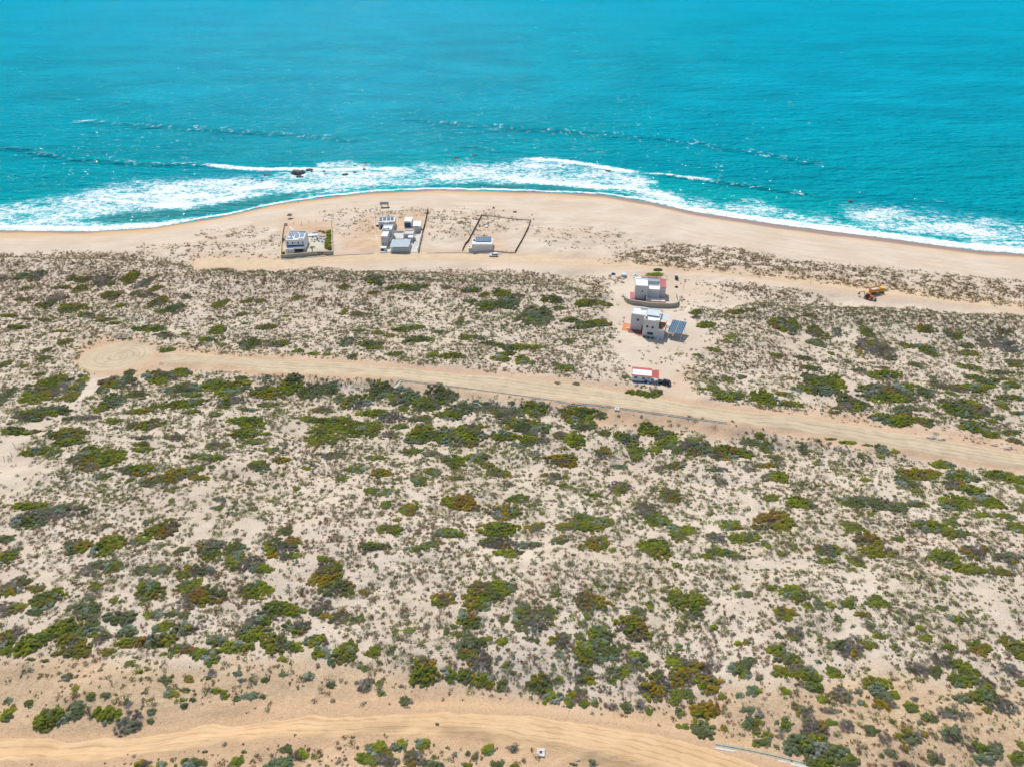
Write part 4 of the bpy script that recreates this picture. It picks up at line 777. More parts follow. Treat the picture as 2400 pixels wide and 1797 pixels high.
M = dict(netting=simple('brown_netting', (.66, .53, .38), .9, var=.15), white=simple('white_plaster', (.74, .73, .69), .8, var=.05), cream=simple('cream_plaster', (.66, .63, .55), .85, var=.07), roofw=simple('white_roof_coating', (.82, .82, .81), .7, var=.06),
 grey=simple('grey_plaster', (.56, .55, .53), .85, var=.07), stone=simple('concrete_block', (.40, .37, .27), .9, var=.14, nscale=1.5), conc=simple('pale_concrete', (.60, .58, .53), .9, var=.10, nscale=1.2),
 dark=simple('dark_glass', (.02, .03, .045), .15, .5, var=.2), shade=simple('charcoal_metal', (.08, .08, .085), .6), panel=simple('solar_cell_blue', (.05, .125, .19), .25, .5, var=.15, nscale=2), pgrey=simple('solar_cell_grey', (.16, .22, .28), .3, .5, var=.15),
 red=simple('red_roof_tile', (.50, .11, .085), .75, var=.14, nscale=2.2), pink=simple('faded_red_roof', (.46, .16, .15), .75, var=.14), orange=simple('terracotta_floor', (.62, .25, .10), .85, var=.1), maroon=simple('dark_red_floor', (.28, .10, .08), .85),
 wood=simple('weathered_wood', (.15, .11, .085), .9, var=.25), door=simple('brown_door', (.30, .13, .05), .7), thatch=simple('grey_thatch', (.16, .155, .15), .95, var=.3, nscale=5), blue=simple('blue_tarp', (.02, .10, .26), .5, var=.1), bframe=simple('blue_frame', (.10, .22, .42), .6),
 skyb=simple('blue_plinth', (.03, .09, .25), .7), corr=simple('corrugated_sheet', (.56, .62, .62), .45, .4, var=.1), tan=simple('beige_paving', (.58, .52, .40), .9, var=.08), gravel=simple('grey_gravel', (.45, .46, .45), .95, var=.25, nscale=3),
 rust=simple('brown_mesh_fence', (.11, .085, .065), .9, var=.2), wcar=simple('white_car_paint', (.80, .82, .84), .25, .5, var=.02), bcar=simple('black_car_paint', (.012, .014, .016), .18, .6, var=.1), tyre=simple('tyre_rubber', (.02, .02, .02), .9), rim=simple('alloy_rim', (.55, .56, .58), .35, metal=.6),
 yell=simple('orange_truck_paint', (.78, .30, .015), .45, .4, var=.08), ylw=simple('yellow_cab_paint', (.75, .42, .02), .4, .4, var=.05), orng=simple('orange_machine_paint', (.72, .20, .06), .5, .4), lamp=simple('red_tail_lamp', (.45, .02, .015), .3), head=simple('clear_headlamp', (.7, .72, .7), .2),
 rock=simple('wet_dark_rock', (.055, .05, .045), .55, .4, var=.4, nscale=1.2, bmp=.6), prock=simple('pale_rock', (.52, .43, .32), .9, var=.15, nscale=1.2, bmp=.6), green=simple('green_floor', (.12, .22, .10), .9))
# building walls: parts with windows
def window(root, x0, x1, z0, z1, y=0.0, fm='white', axis='y', pane='dark', mull=0):
    """frame stands 4 cm proud of the wall face at y, its pane inside"""
    t = .07; m = MB()
    def bx(mb, a, b, c, d, p, q):
        if axis == 'y': mb.box(a, b, y-q, y-p, c, d)
        else: mb.box(y+p, y+q, a, b, c, d)
    bx(m, x0, x1, z0, z0+t, .003, .045); bx(m, x0, x1, z1-t, z1, .003, .045); bx(m, x0, x0+t, z0+t, z1-t, .003, .045); bx(m, x1-t, x1, z0+t, z1-t, .003, .045)
    for i in range(mull): xx = x0+(x1-x0)*(i+1)/(mull+1); bx(m, xx-.035, xx+.035, z0+t, z1-t, .003, .04)
    f = m.build('window', M[fm], root); p = MB(); bx(p, x0+t, x1-t, z0+t, z1-t, .003, .02); p.build('pane', M[pane], f); return f
def solar(root, x, y, z, w, d, tilt=.12, m='pgrey', cols=2):
    q = MB(); q.slab((x, y, z), (x+w, y, z), (x+w, y+d, z+d*tilt), (x, y+d, z+d*tilt), .05); s = q.build('solar_panel', M[m], root)
    r = MB()
    for i in range(cols+1):
        xx = x+w*i/cols; r.slab((xx-.025, y, z+.012), (xx+.025, y, z+.012), (xx+.025, y+d, z+d*tilt+.012), (xx-.025, y+d, z+d*tilt+.012), .01)
    r.build('frame', M['conc'], s); return s
def wall_line(name, pts, h, th, m, label, cat, cap=None, n=40, group=None, z_sink=.3):
    x, y = densify(pts, n); X, Y, Z = U(x, y); o0 = Vector((X[0], Y[0], Z[0]))
    T = np.stack([np.gradient(X), np.gradient(Y)], 1); T /= np.linalg.norm(T, axis=1)[:, None]; Nn = np.stack([-T[:, 1], T[:, 0]], 1)*th/2
    def strip_(z0, z1, k):
        q = MB(); L = []; 
        for i in range(n):
            L.append([q.bm.verts.new((X[i]-o0.x+s_*Nn[i, 0]*k, Y[i]-o0.y+s_*Nn[i, 1]*k, Z[i]-o0.z+zz)) for s_, zz in ((-1, z0), (1, z0), (1, z1), (-1, z1))])
        for i in range(n-1):
            for j in range(4): q.bm.faces.new((L[i][j], L[i+1][j], L[i+1][(j+1) % 4], L[i][(j+1) % 4]))
        q.bm.faces.new(L[0]); q.bm.faces.new(L[-1][::-1]); return q
    if cap:
        root = empty(name, o0, 0, label, cat, group); strip_(-z_sink, h-.08, 1).build('wall_panel', M[m], root); strip_(h-.077, h, 1.35).build('coping', M[cap], root); return root
    o = strip_(-z_sink, h, 1).build(name, M[m]); o.location = o0; return tag(o, label, cat, group)
def sheet(name, pts, m, lift=.06, kind='structure', n=12):
    """paving laid on the ground inside a traced outline (four corners), draped over it"""
    P = [U1(*p) for p in pts]; u = np.linspace(0, 1, n)[:, None]; v = np.linspace(0, 1, n)[None]
    X = (P[0].x*(1-u)+P[1].x*u)*(1-v)+(P[3].x*(1-u)+P[2].x*u)*v; Y = (P[0].y*(1-u)+P[1].y*u)*(1-v)+(P[3].y*(1-u)+P[2].y*u)*v
    Z = H(X, Y); Z = Z*.25+.75*np.maximum(Z.mean(), Z-.1)+lift; Z = np.maximum(Z, H(X, Y)+lift)
    co = np.stack([X, Y, Z], -1).reshape(-1, 3); i = np.arange((n-1)**2); a = (i//(n-1))*n+i % (n-1)
    f = np.stack([a, a+1, a+1+n, a+n], 1); e = np.cross(co[f[0, 1]]-co[f[0, 0]], co[f[0, 2]]-co[f[0, 0]])[2]
    o = raw_mesh(name, co, f if e > 0 else f[:, ::-1], {}, M[m]); o['kind'] = kind; return o

# ------------------------------------------------------------------ plot 1: walled white house
L, az, w = frame(c1(190, 830), c1(455, 820))
h1 = empty('white_house', L, az, 'two storey white house with solar panels inside the leftmost walled plot', 'house')
MB().box(0, w, 2.8, 15.0, -.4, 5.55).build('wall', M['white'], h1)
MB().box(.24, w-.24, 3.04, 14.76, 5.553, 5.60).build('roof', M['roofw'], h1)
MB().ring(0, w, 2.8, 15.0, 5.553, 6.1, .22).build('parapet', M['white'], h1)
MB().box(0, w*.44, 0, 2.797, -.4, 2.5).build('porch', M['white'], h1)
q = MB(); q.box(w*.442, w, .2, .4, 2.1, 3.0); q.box(w*.442, w, .403, 2.797, 2.1, 2.3); q.box(w-.25, w, .2, .45, -.4, 2.097); q.build('balcony', M['white'], h1)
MB().box(w*.46, w-.3, 2.73, 2.797, 0, 2.05).build('opening_shade', M['shade'], h1)  # dark sheet paints the shade inside the garage opening under the balcony
MB().box(.3, w-.3, 2.74, 2.797, 2.55, 3.35).build('blue_strip', M['blue'], h1)  # plain blue strip across the wall above the porch
for x in (.7, 3.1, 5.8, 8.0): window(h1, x, x+.65, 3.75, 5.0, 2.8, 'grey')
window(h1, 4.4, 5.0, 4.4, 4.9, 2.8, 'grey'); window(h1, 1.1, 1.6, .9, 1.5, 0, 'grey'); window(h1, 2.5, 3.0, .9, 1.5, 0, 'grey')
for x, y, ww, dd in ((.5, 11.6, 4.2, 1.7), (5.2, 12.2, 3.4, 1.5), (.6, 8.9, 2.7, 1.9), (3.9, 6.2, 1.9, 4.6), (6.4, 7.2, 1.7, 4.2), (.5, 5.0, 2.9, 1.7), (6.2, 4.0, 2.4, 1.3)): solar(h1, x, y, 5.75, ww, dd)
q = MB(); q.cyl(2.2, 7.6, 5.6, 6.2, .3); q.build('roof_vent', M['red'], h1)
wall_line('boundary_wall', [c1(120, 900), c1(300, 885), c1(635, 852)], 2.0, .2, 'stone', 'pale block wall along the road in front of the leftmost house', 'wall', 'conc')
wall_line('boundary_wall', [c1(742, 850), c1(860, 846)], 2.0, .2, 'stone', 'short block wall right of the grey gate', 'wall', 'conc', n=10)
wall_line('boundary_wall', [c1(120, 898), c1(132, 640), c1(162, 440)], 1.9, .2, 'stone', 'left side wall of the leftmost walled plot', 'wall', 'conc')
wall_line('boundary_wall', [c1(862, 846), c1(850, 560), c1(833, 345)], 1.9, .2, 'stone', 'wall beside the tall green hedge, right side of the leftmost plot', 'wall', 'conc')
a, az, w = frame(c1(637, 852), c1(740, 851)); g_ = empty('gate', a, az, 'charcoal sliding gate in the wall by the road', 'gate')
q = MB(); [q.box(i*w/14+.02, (i+1)*w/14-.03, -.04, .04, .1, 1.85) for i in range(14)]; q.build('gate_bars', M['shade'], g_)
q = MB(); q.box(0, w, -.07, -.045, .3, .4); q.box(0, w, -.07, -.045, 1.6, 1.7); q.build('rail', M['shade'], g_)
sheet('patio', [c1(480, 800), c1(745, 790), c1(740, 690), c1(480, 590)], 'tan', .08)
sheet('gravel_bed', [c1(545, 680), c1(745, 690), c1(760, 560), c1(545, 600)], 'gravel', .10)
a, az, w = frame(c1(462, 592), c1(650, 578)); q = empty('white_terrace', a, az, 'white covered walkway slab right of the leftmost house', 'terrace')
MB().box(0, w, 0, 3.2, -.3, .55).build('slab', M['white'], q); MB().box(w*.55, w, 3.2, 3.35, -.3, 1.4).build('screen', M['white'], q); MB().box(0, w*.25, 3.3, 4.4, -.3, .9).build('bench', M['white'], q)
a, az, w = frame(c1(445, 672), c1(480, 672)); q = empty('wood_rack', a, az, 'dark red timber rack beside the leftmost house', 'rack')
MB().box(0, w, 0, 3.4, .25, 1.5).build('stack', M['maroon'], q); m_ = MB(); [m_.box(x, x+.08, y, y+.08, -.2, 1.7) for x in (-.09, w+.01) for y in (-.09, 1.6, 3.41)]; m_.build('rack_frame', M['wood'], q)
a, az, w = frame(c1(155, 430), c1(205, 428)); q = empty('storage_box', a, az, 'dark grey box at the top left corner of the leftmost plot', 'box')
MB().box(0, w, 0, 1.2, -.2, 1.0).build('box_body', M['grey'], q, .03); MB().box(-.05, w+.05, -.05, 1.25, 1.003, 1.08).build('lid', M['shade'], q)
sheet('path', [c1(215, 445), c1(250, 440), c1(320, 495), c1(270, 495)], 'conc', .05)
q = MB(); 
for i, x in enumerate((300, 410, 515, 622, 728)):
    p = U1(*c1(x, 412-11*i)); t_ = tag(MB().cyl(0, 0, -.3, 1.5, .11, .09, 7).build('fence_post', M['wood']), ['first', 'second', 'third', 'fourth', 'fifth'][i]+' wooden post from the left behind the leftmost plot', 'post', 'posts behind the leftmost plot'); t_.location = p
# thatched shelters
def palapa_round(p):
    r = empty('thatched_umbrella', p, 0, 'round dark thatched umbrella alone on the beach', 'umbrella')
    MB().cyl(0, 0, -.3, 2.4, .09, .07, 8).build('pole', M['wood'], r)
    q = MB(); q.cyl(0, 0, 1.9, 2.35, 1.65, 1.1, 18); q.cyl(0, 0, 2.353, 2.95, 1.1, .1, 18); q.build('thatch', M['thatch'], r)
palapa_round(U1(*c1(247, 322)))
a, az, w = frame(c2(360, 306), c2(545, 306)); r = empty('beach_shelter', a, az, 'rectangular thatched shelter on four posts near the surf', 'shelter')
for x in (0, w-.22):
    for y in (0, 2.8): MB().box(x, x+.22, y, y+.22, -.4, 2.3).build('post', M['wood'], r)
q = MB(); q.slab((-.4, -.4, 2.25), (w+.4, -.4, 2.25), (w+.4, 1.5, 3.0), (-.4, 1.5, 3.0), .16); q.slab((-.4, 1.51, 3.0), (w+.4, 1.51, 3.0), (w+.4, 3.4, 2.3), (-.4, 3.4, 2.3), .16); q.build('thatch', M['thatch'], r)
MB().box(.223, w-.223, .05, .2, 2.02, 2.2).build('beam', M['wood'], r)

# ------------------------------------------------------------------ plot 2: grey compound with carport
a, az, w = frame(c2(312, 852), c2(735, 838)); hb = empty('grey_house', a, az, 'low grey house with four roof solar panels nearest the sea', 'house')
D2 = 8.0; HH = 3.5
MB().box(0, w, 0, D2, -.4, HH).build('wall', M['grey'], hb); MB().box(.24, w-.24, .24, D2-.24, HH+.003, HH+.05).build('roof', M['roofw'], hb); MB().ring(0, w, 0, D2, HH+.003, HH+.5, .22).build('parapet', M['white'], hb)
MB().box(w*.36, w*.64, -1.1, -.003, -.4, 3.9).build('porch', M['grey'], hb); window(hb, w*.46, w*.57, 1.9, 3.1, -1.1, 'bframe')
for i, x in enumerate((.25, 2.3, 4.4, 6.4)): solar(hb, x, 2.2+.5*(i > 0), HH+.25, 1.6, 3.4, .14, 'panel')
MB().box(w*.12, w*.3, -.06, -.003, 0, 2.1).build('door', M['shade'], hb)
a, az, w = frame(c2(385, 1300), c2(520, 1300)); tw = empty('tower_house', a, az, 'tall narrow grey house of two stepped blocks left of the carport', 'house')
MB().box(0, 3.3, 0, 7.4, -.4, 5.2).build('wall', M['grey'], tw); MB().box(.2, 3.1, .2, 7.2, 5.203, 5.3).build('roof', M['roofw'], tw); MB().ring(0, 3.3, 0, 7.4, 5.203, 5.45, .17).build('parapet', M['white'], tw)
MB().box(-.5, 4.4, 7.403, 14.4, -.4, 5.7).build('upper_wall', M['grey'], tw); MB().box(-.28, 4.18, 9.4, 14.2, 5.703, 5.76).build('upper_roof', M['roofw'], tw); MB().ring(-.5, 4.4, 7.403, 14.4, 5.703, 6.25, .2).build('parapet', M['white'], tw)
m_ = MB(); m_.box(.1, 1.6, 7.9, 9.1, 5.705, 6.2); m_.cyl(2.6, 8.5, 5.705, 6.5, .5); m_.build('water_tank', M['shade'], tw)
window(tw, .5, .95, 3.4, 4.5, 0, 'grey'); window(tw, .5, 1.0, .9, 2.0, 0, 'grey')
# terrace and small room right of the towers
a, az, w = frame(c2(630, 1125), c2(935, 1125)); t_ = empty('concrete_terrace', a, az, 'plain grey concrete terrace between the tower house and small room', 'terrace')
MB().box(-.2, w, 0, 8.6, -.5, .5).build('floor_slab', M['conc'], t_); MB().box(-.2, w+5.6, 8.603, 8.8, -.5, 1.5).build('back_wall', M['grey'], t_)
a, az, w = frame(c2(935, 1180), c2(1185, 1240)); sr = empty('small_room', a, 0, 'small parapet room with open stair right of the carport', 'outbuilding')
MB().box(0, 5.0, 3.0, 8.2, -.5, 2.7).build('wall', M['grey'], sr); MB().ring(0, 5.0, 3.0, 8.2, 2.703, 3.2, .18).build('parapet', M['white'], sr); MB().box(.183, 4.817, 3.183, 8.017, 2.703, 2.75).build('roof', M['conc'], sr)
MB().box(2.8, 5.2, -.5, 2.997, -.5, 2.4).build('side_room', M['grey'], sr); MB().box(2.7, 5.3, -.6, 3.0, 2.403, 2.55).build('side_roof', M['white'], sr); MB().box(0.4, 2.2, .2, 2.6, -.5, .9).build('stair_block', M['white'], sr)
MB().cyl(5.9, 2.2, -.3, 1.6, .55, n=14).build('water_tank', M['corr'], sr)
# carport
a, az, w = frame(c2(622, 1462), c2(1090, 1462)); cp = empty('carport', a, az, 'carport under a pale corrugated roof beside the beach road', 'carport')
q = MB(); nr = 46
for i in range(nr):
    x0 = -.4+(w+.5)*i/nr; x1 = -.4+(w+.5)*(i+1)/nr; xm = (x0+x1)/2
    q.slab((x0, -.3, 3.1), (xm, -.3, 3.19), (xm, 9.3, 3.45), (x0, 9.3, 3.36), .04); q.slab((xm, -.3, 3.19), (x1, -.3, 3.1), (x1, 9.3, 3.36), (xm, 9.3, 3.45), .04)
q.build('corrugated_roof', M['corr'], cp)
q = MB(); [q.box(-.4, w+.1, y, y+.05, 3.47+y*.01, 3.50+y*.01) for y in (1.5, 3.8, 6.1, 8.4)]; q.build('batten', M['conc'], cp)
for x in (0, w-.2): 
    for y in (.05, 8.6): MB().box(x, x+.2, y, y+.2, -.4, 3.04).build('post', M['conc'], cp)
q = MB(); [q.box(.25+i*(w-.5)/24, .25+(i+.72)*(w-.5)/24, .3, .36, 0, 2.6) for i in range(24)]; q.build('slatted_door', M['corr'], cp)
MB().box(w+.02, w+.2, .4, 8.4, -.4, 2.5).build('side_wall', M['grey'], cp)
sheet('carport_floor', [c2(622, 1462), c2(1090, 1462), c2(1110, 1270), c2(640, 1270)], 'conc', .05)
sheet('driveway', [c2(1100, 1462), c2(1290, 1462), c2(1430, 990), c2(1200, 1060)], 'conc', .06)
sheet('front_pavement', [c2(500, 1455), c2(618, 1455), c2(655, 1330), c2(500, 1320)], 'white', .07)
a, az, w = frame(c2(350, 1462), c2(490, 1462)); gh = empty('gatehouse', a, az, 'small white gate lodge at the front left of the carport plot', 'gatehouse')
MB().box(0, w, 1.2, 3.2, -.3, 1.9).build('wall', M['grey'], gh); MB().box(-.15, w+.15, 1.05, 3.35, 1.903, 2.1).build('roof', M['white'], gh); MB().box(0, w, -.6, 1.197, -.3, .5).build('plinth', M['white'], gh); MB().box(.3, w*.6, 1.14, 1.197, .5, 1.5).build('opening', M['dark'], gh)
# pergola left of the carport roof
a, az, w = frame(c2(510, 1290), c2(620, 1290)); pg = empty('pergola', a, az, 'narrow timber pergola between tower house and carport roof', 'pergola')
for x in (0, w-.12):
    for y in (0, 4.8): MB().box(x, x+.12, y, y+.12, -.3, 2.5).build('post', M['white'], pg)
q = MB(); [q.box(-.2, w+.2, .2+i*.75, .32+i*.75, 2.503, 2.62) for i in range(7)]; q.build('slats', M['conc'], pg)
MB().box(0.13, w-.13, .13, 4.6, .02, .07).build('floor', M['green'], pg)
for (fl_, fr, hh, dd, nm, lb, col) in ((c2(970, 822), c2(1150, 822), 3.1, 7.6, 'blue_front_shed', 'white roofed shed with a bright blue front near the sea', 'blue'), (c2(1205, 955), c2(1395, 950), 3.3, 8.6, 'grey_shed', 'white roofed shed with a plain grey front beside the mesh fence', 'grey')):
    a, az, w = frame(fl_, fr); s_ = empty(nm, a, az, lb, 'shed')
    MB().box(0, w, 0, dd, -.4, hh).build('wall', M['cream'], s_); MB().box(-.12, w+.12, .9, dd+.1, hh+.003, hh+.15).build('roof', M['roofw'], s_); MB().box(.18, w-.18, -.05, -.003, .35, hh-.25).build('front_panel', M[col], s_)
    MB().slab((.2, .1, hh+.06), (w*.8, .1, hh+.06), (w*.8, .85, hh+.3), (.2, .85, hh+.3), .05).build('roof_tarp', M['shade'], s_)
a, az, w = frame(c2(245, 790), c2(290, 790)); q = empty('small_hut', a, az, 'tiny dark hut with white lid left of the low grey house', 'hut'); MB().box(0, 1.0, 0, 1.2, -.2, 1.1).build('hut_body', M['shade'], q); MB().box(-.1, 1.1, -.1, 1.3, 1.103, 1.2).build('roof', M['white'], q)
wall_line('boundary_wall', [c2(192, 480), c2(205, 760), c2(230, 980), c2(290, 1280), c2(345, 1440)], 1.3, .22, 'white', 'thin white wall along the left side of the carport plot', 'wall')
wall_line('mesh_fence', [c2(1585, 352), c2(1500, 760), c2(1430, 1000)], 1.6, .1, 'rust', 'dark brown mesh fence on the right side of the carport plot', 'fence')
wall_line('boundary_wall', [c2(1430, 1000), c2(1370, 1230), c2(1325, 1468)], 2.4, .35, 'grey', 'grey wall along the driveway right of the carport', 'wall', 'conc')
def rail_fence(pts, n, lab, h=1.3, rails=2, m='wood', r=.055, panel=False):
    x, y = densify(pts, n); P = [U1(a_, b_) for a_, b_ in zip(x, y)]; o = P[0]; root = empty('rail_fence', o, 0, lab, 'fence')
    q = MB()
    for k in range(rails):
        z = h*(.45+.45*k)
        for p_, r_ in zip(P[:-1], P[1:]): q.bar(p_-o+Vector((0, 0, z)), r_-o+Vector((0, 0, z)), .06, 4)
    q.build('rails', M[m], root)
    if panel:
        q = MB()
        for p_, r_ in zip(P[:-1], P[1:]):
            a_, b_ = p_-o, r_-o; t_ = Vector((0, .02, 0)); q.hull([a_-t_, b_-t_, b_+t_, a_+t_], [v_+Vector((0, 0, h*.5)) for v_ in (a_-t_, b_-t_, b_+t_, a_+t_)])
        q.build('mesh_panel', M['netting'], root)
    for p_ in P: s_ = MB().cyl(0, 0, -.3, h, r, r, 6).build('fence_post', M[m], root); s_.location = p_-o
    return root
rail_fence([c2(205, 500), c2(560, 470), c2(1000, 410), c2(1570, 385)], 14, 'low post fence on the sea side of the carport plot', 1.3, 2, 'wood', .11)

# ------------------------------------------------------------------ plot 3: long white building with blue panels
a, az, w = frame(c3(463, 1106), c3(947, 1108)); h3 = empty('white_building', a, az, 'single storey white building under a wide blue solar array', 'house')
MB().box(0, w, 0, 9.4, -.4, 3.3).build('wall', M['cream'], h3); MB().box(.2, w-.2, 1.2, 9.2, 3.303, 3.4).build('roof', M['roofw'], h3); MB().ring(0, w, 0, 9.4, 3.303, 3.62, .2).build('parapet', M['white'], h3)
MB().box(.203, w-.203, .9, 1.1, 3.303, 3.8).build('roof_step', M['white'], h3)
solar(h3, 1.6, 4.0, 3.8, w-2.4, 4.4, .22, 'panel', 9)
m_ = MB(); m_.box(.5, 1.3, 5.4, 7.0, 3.403, 3.9); m_.build('roof_unit', M['wood'], h3)
m_ = MB(); m_.box(-1.7, -.2, 0, 3.4, -.3, 1.9); m_.build('annex', M['white'], h3); MB().box(-1.45, -.8, .9, 2.4, 1.903, 2.0).build('hatch', M['dark'], h3); window(h3, -1.3, -.6, .6, 1.3, 0, 'white')
wall_line('mesh_fence', [c3(700, 255), c3(575, 500), c3(375, 880), c3(300, 960), c3(240, 1100)], 1.1, .1, 'rust', 'dark mesh fence left of the building with the blue array', 'fence')
wall_line('mesh_fence', [c3(1845, 385), c3(1790, 560), c3(1650, 840), c3(1480, 1135)], 1.1, .1, 'rust', 'dark mesh fence on the open right side of the third plot', 'fence')
rail_fence([c3(700, 262), c3(1100, 300), c3(1450, 350), c3(1840, 378)], 12, 'low rail fence on the sea side of the third plot', 1.0, 2, 'netting', .12, True)
rail_fence([c3(975, 1108), c3(1240, 1130), c3(1360, 1150), c3(1475, 1140)], 6, 'short rail fence by the road right of the white car', 1.1, 2, 'netting', .12, True)
wall_line('road_kerb', [c3(-600, 1150), c3(0, 1138), c3(500, 1145), c3(1165, 1172)], .3, .25, 'grey', 'long low grey kerb at the road edge behind the white car', 'kerb')
wall_line('road_kerb', [c1(795, 870), c1(1080, 846), c1(1300, 838), c1(1450, 828)], .3, .25, 'conc', 'low pale kerb between the walled plot and the carport', 'kerb')
wall_line('road_kerb', [c1(120, 912), c1(400, 892), c1(760, 868)], .3, .4, 'conc', 'pale kerb strip at the foot of the block wall', 'kerb')
a, az, w = frame(c3(765, 548), c3(845, 548)); q = empty('white_table', a, az, 'small white table standing alone inside the third plot', 'table')
MB().box(0, 1.8, 0, 1.1, .85, .95).build('table_top', M['white'], q); [MB().box(x, x+.12, y, y+.1, -.2, .847).build('leg', M['shade'], q) for x in (0.05, 1.6) for y in (.05, .9)]

# ------------------------------------------------------------------ upper right house behind a curved wall
a, az, w = frame(c4(447, 640), c4(690, 668)); az = -.14; h4 = empty('grey_two_storey_house', a, az, 'two storey grey house with a red tiled back roof behind a curved wall', 'house')
MB().box(0, 5.4, 0, 7.5, -.4, 6.2).build('left_wing', M['grey'], h4); MB().box(.2, 5.2, .2, 7.3, 6.203, 6.28).build('roof', M['roofw'], h4)
q = MB(); q.prism([(0, 0), (.18, 0), (.18, 7.5), (0, 7.5)], 6.203, 6.6, [6.7, 6.7, 6.4, 6.4]); q.box(.183, 5.4, 0, .18, 6.203, 6.65); q.box(.183, 5.4, 7.32, 7.5, 6.203, 6.6); q.build('parapet', M['white'], h4)
MB().box(5.403, 10.6, 1.5, 8.2, -.4, 3.9).build('centre_block', M['grey'], h4); MB().box(5.6, 10.4, 1.7, 8.0, 3.903, 3.96).build('roof_terrace', M['roofw'], h4); MB().ring(5.403, 10.6, 1.5, 8.2, 3.903, 4.6, .18).build('parapet', M['white'], h4)
MB().box(10.603, 13.2, 2.6, 9.4, -.4, 5.2).build('right_wing', M['grey'], h4)
MB().box(5.403, 10.597, 8.203, 11.2, -.4, 5.6).build('back_block', M['grey'], h4)
q = MB(); q.slab((-.1, 7.6, 6.1), (5.6, 7.6, 6.1), (5.6, 11.4, 5.4), (-.1, 11.4, 5.4), .15)
q.build('back_roof', M['roofw'], h4)
q = MB(); q.slab((2.4, 10.2, 6.4), (11.2, 10.2, 6.4), (11.2, 12.0, 5.9), (2.4, 12.0, 5.9), .15); q.slab((10.65, 2.4, 5.35), (13.4, 2.4, 5.35), (13.4, 10.1, 5.7), (10.65, 10.1, 6.2), .15); q.build('tiled_roof', M['pink'], h4)
q = MB(); [q.box(5.3, 11.0, 7.1+i*.42, 7.28+i*.42, 5.7, 5.82) for i in range(7)]; q.build('pergola_slats', M['corr'], h4)
window(h4, 2.7, 3.3, 3.6, 4.5, 0, 'grey'); window(h4, 7.7, 8.4, 2.0, 2.5, 1.5, 'white'); window(h4, 8.8, 9.5, 2.0, 2.5, 1.5, 'white')
MB().box(4.3, 4.85, -.06, -.003, .1, 2.2).build('door', M['door'], h4); MB().box(4.9, 5.4, -1.8, -.003, -.4, 2.2).build('pillar_wall', M['white'], h4)
MB().box(-1.8, 4.8, -2.6, -.003, -.5, .2).build('red_terrace', M['maroon'], h4); MB().box(-1.8, -.003, .003, 6.5, -.5, .25).build('side_terrace', M['pink'], h4)
MB().box(5.5, 13.2, -2.9, 1.497, -.8, .45).build('white_terrace', M['white'], h4); q = MB(); q.box(5.5, 13.2, -2.9, -2.75, .453, 1.1); q.box(13.05, 13.2, -2.747, 1.4, .453, 1.1); q.build('terrace_parapet', M['orange'], h4)
wall_line('curved_wall', [c4(262, 575), c4(248, 650), c4(290, 700), c4(400, 738), c4(560, 758), c4(700, 780), c4(860, 792), c4(1060, 800), c4(1170, 796), c4(1245, 775), c4(1252, 700), c4(1225, 590)], 2.1, .25, 'stone', 'curved block wall wrapped round the upper grey house', 'wall', 'conc', n=60)
def tank(p, r, h, lab, top='corr', name='round_tank'):
    t_ = empty(name, p, 0, lab, 'tank'); MB().cyl(0, 0, -.3, h, r, n=24).build('tank_wall', M['conc'], t_); MB().cyl(0, 0, h+.003, h+.15, r*1.03, r*.9, n=24).build('lid', M[top], t_); return t_
tank(U1(*c4(255, 215)), 1.3, 1.0, 'round pale water tank standing on bare sand above the curved wall')
q = MB(); q.bm.free(); q.bm = bmesh.new()
t_ = empty('concrete_ring', U1(*c4(468, 202)), 0, 'low white concrete ring right of the round water tank', 'ring')
m_ = MB(); n_ = 24; A_ = [2*math.pi*i/n_ for i in range(n_)]
for i in range(n_):
    b0, b1 = A_[i], A_[(i+1) % n_]; m_.prism([(1.1*math.cos(b0), 1.1*math.sin(b0)), (1.1*math.cos(b1), 1.1*math.sin(b1)), (.6*math.cos(b1), .6*math.sin(b1)), (.6*math.cos(b0), .6*math.sin(b0))], -.2, .45)
bmesh.ops.remove_doubles(m_.bm, verts=m_.bm.verts, dist=.001); m_.build('ring_wall', M['white'], t_); MB().cyl(0, 0, .05, .12, .58, n=20).build('water', M['dark'], t_)
a = U1(*c4(1235, 292)); t_ = empty('black_trailer', a, .05, 'small black trailer with a white lid right of the upper grey house', 'trailer')
MB().box(-.55, .55, 0, 2.6, .45, 1.5).build('trailer_body', M['shade'], t_, .04); MB().box(-.6, .6, 1.9, 2.65, 1.503, 1.6).build('lid', M['white'], t_); [MB().cyl(.9, .35, x, x+.16, .34, axis='x', n=14).build('wheel', M['tyre'], t_) for x in (-.75, .6)]; MB().bar((0, 0, .5), (0, -.9, .4), .06).build('tow_bar', M['shade'], t_)
def pole(p, q, r, lab): 
    o = MB().bar((0, 0, -.3), q, r, 7).build('pole', M['wood']); o.location = p; return tag(o, lab, 'pole')
pole(U1(*c4(1340, 460)), (.5, 0, 2.7), .07, 'leaning wooden pole on the sand right of the upper grey house')
pole(U1(1899, 666), (.1, 0, 2.6), .06, 'upright wooden pole at the near edge of the beach road')
pole(U1(*c4(1238, 600)), (0, 0, 1.8), .12, 'short white post at the right end of the curved wall')
a = U1(*c4(1225, 425)); t_ = tag(MB().box(-.7, .7, -.5, .5, -.1, .4).hull([(-.5, -.35, .403), (.5, -.35, .403), (.5, .35, .403), (-.5, .35, .403)], [(-.2, -.2, .8), (.3, -.2, .7), (.3, .2, .7), (-.2, .2, .8)]).build('debris_pile', M['shade']), 'dark heap of scrap below the black trailer', 'scrap'); t_.location = a
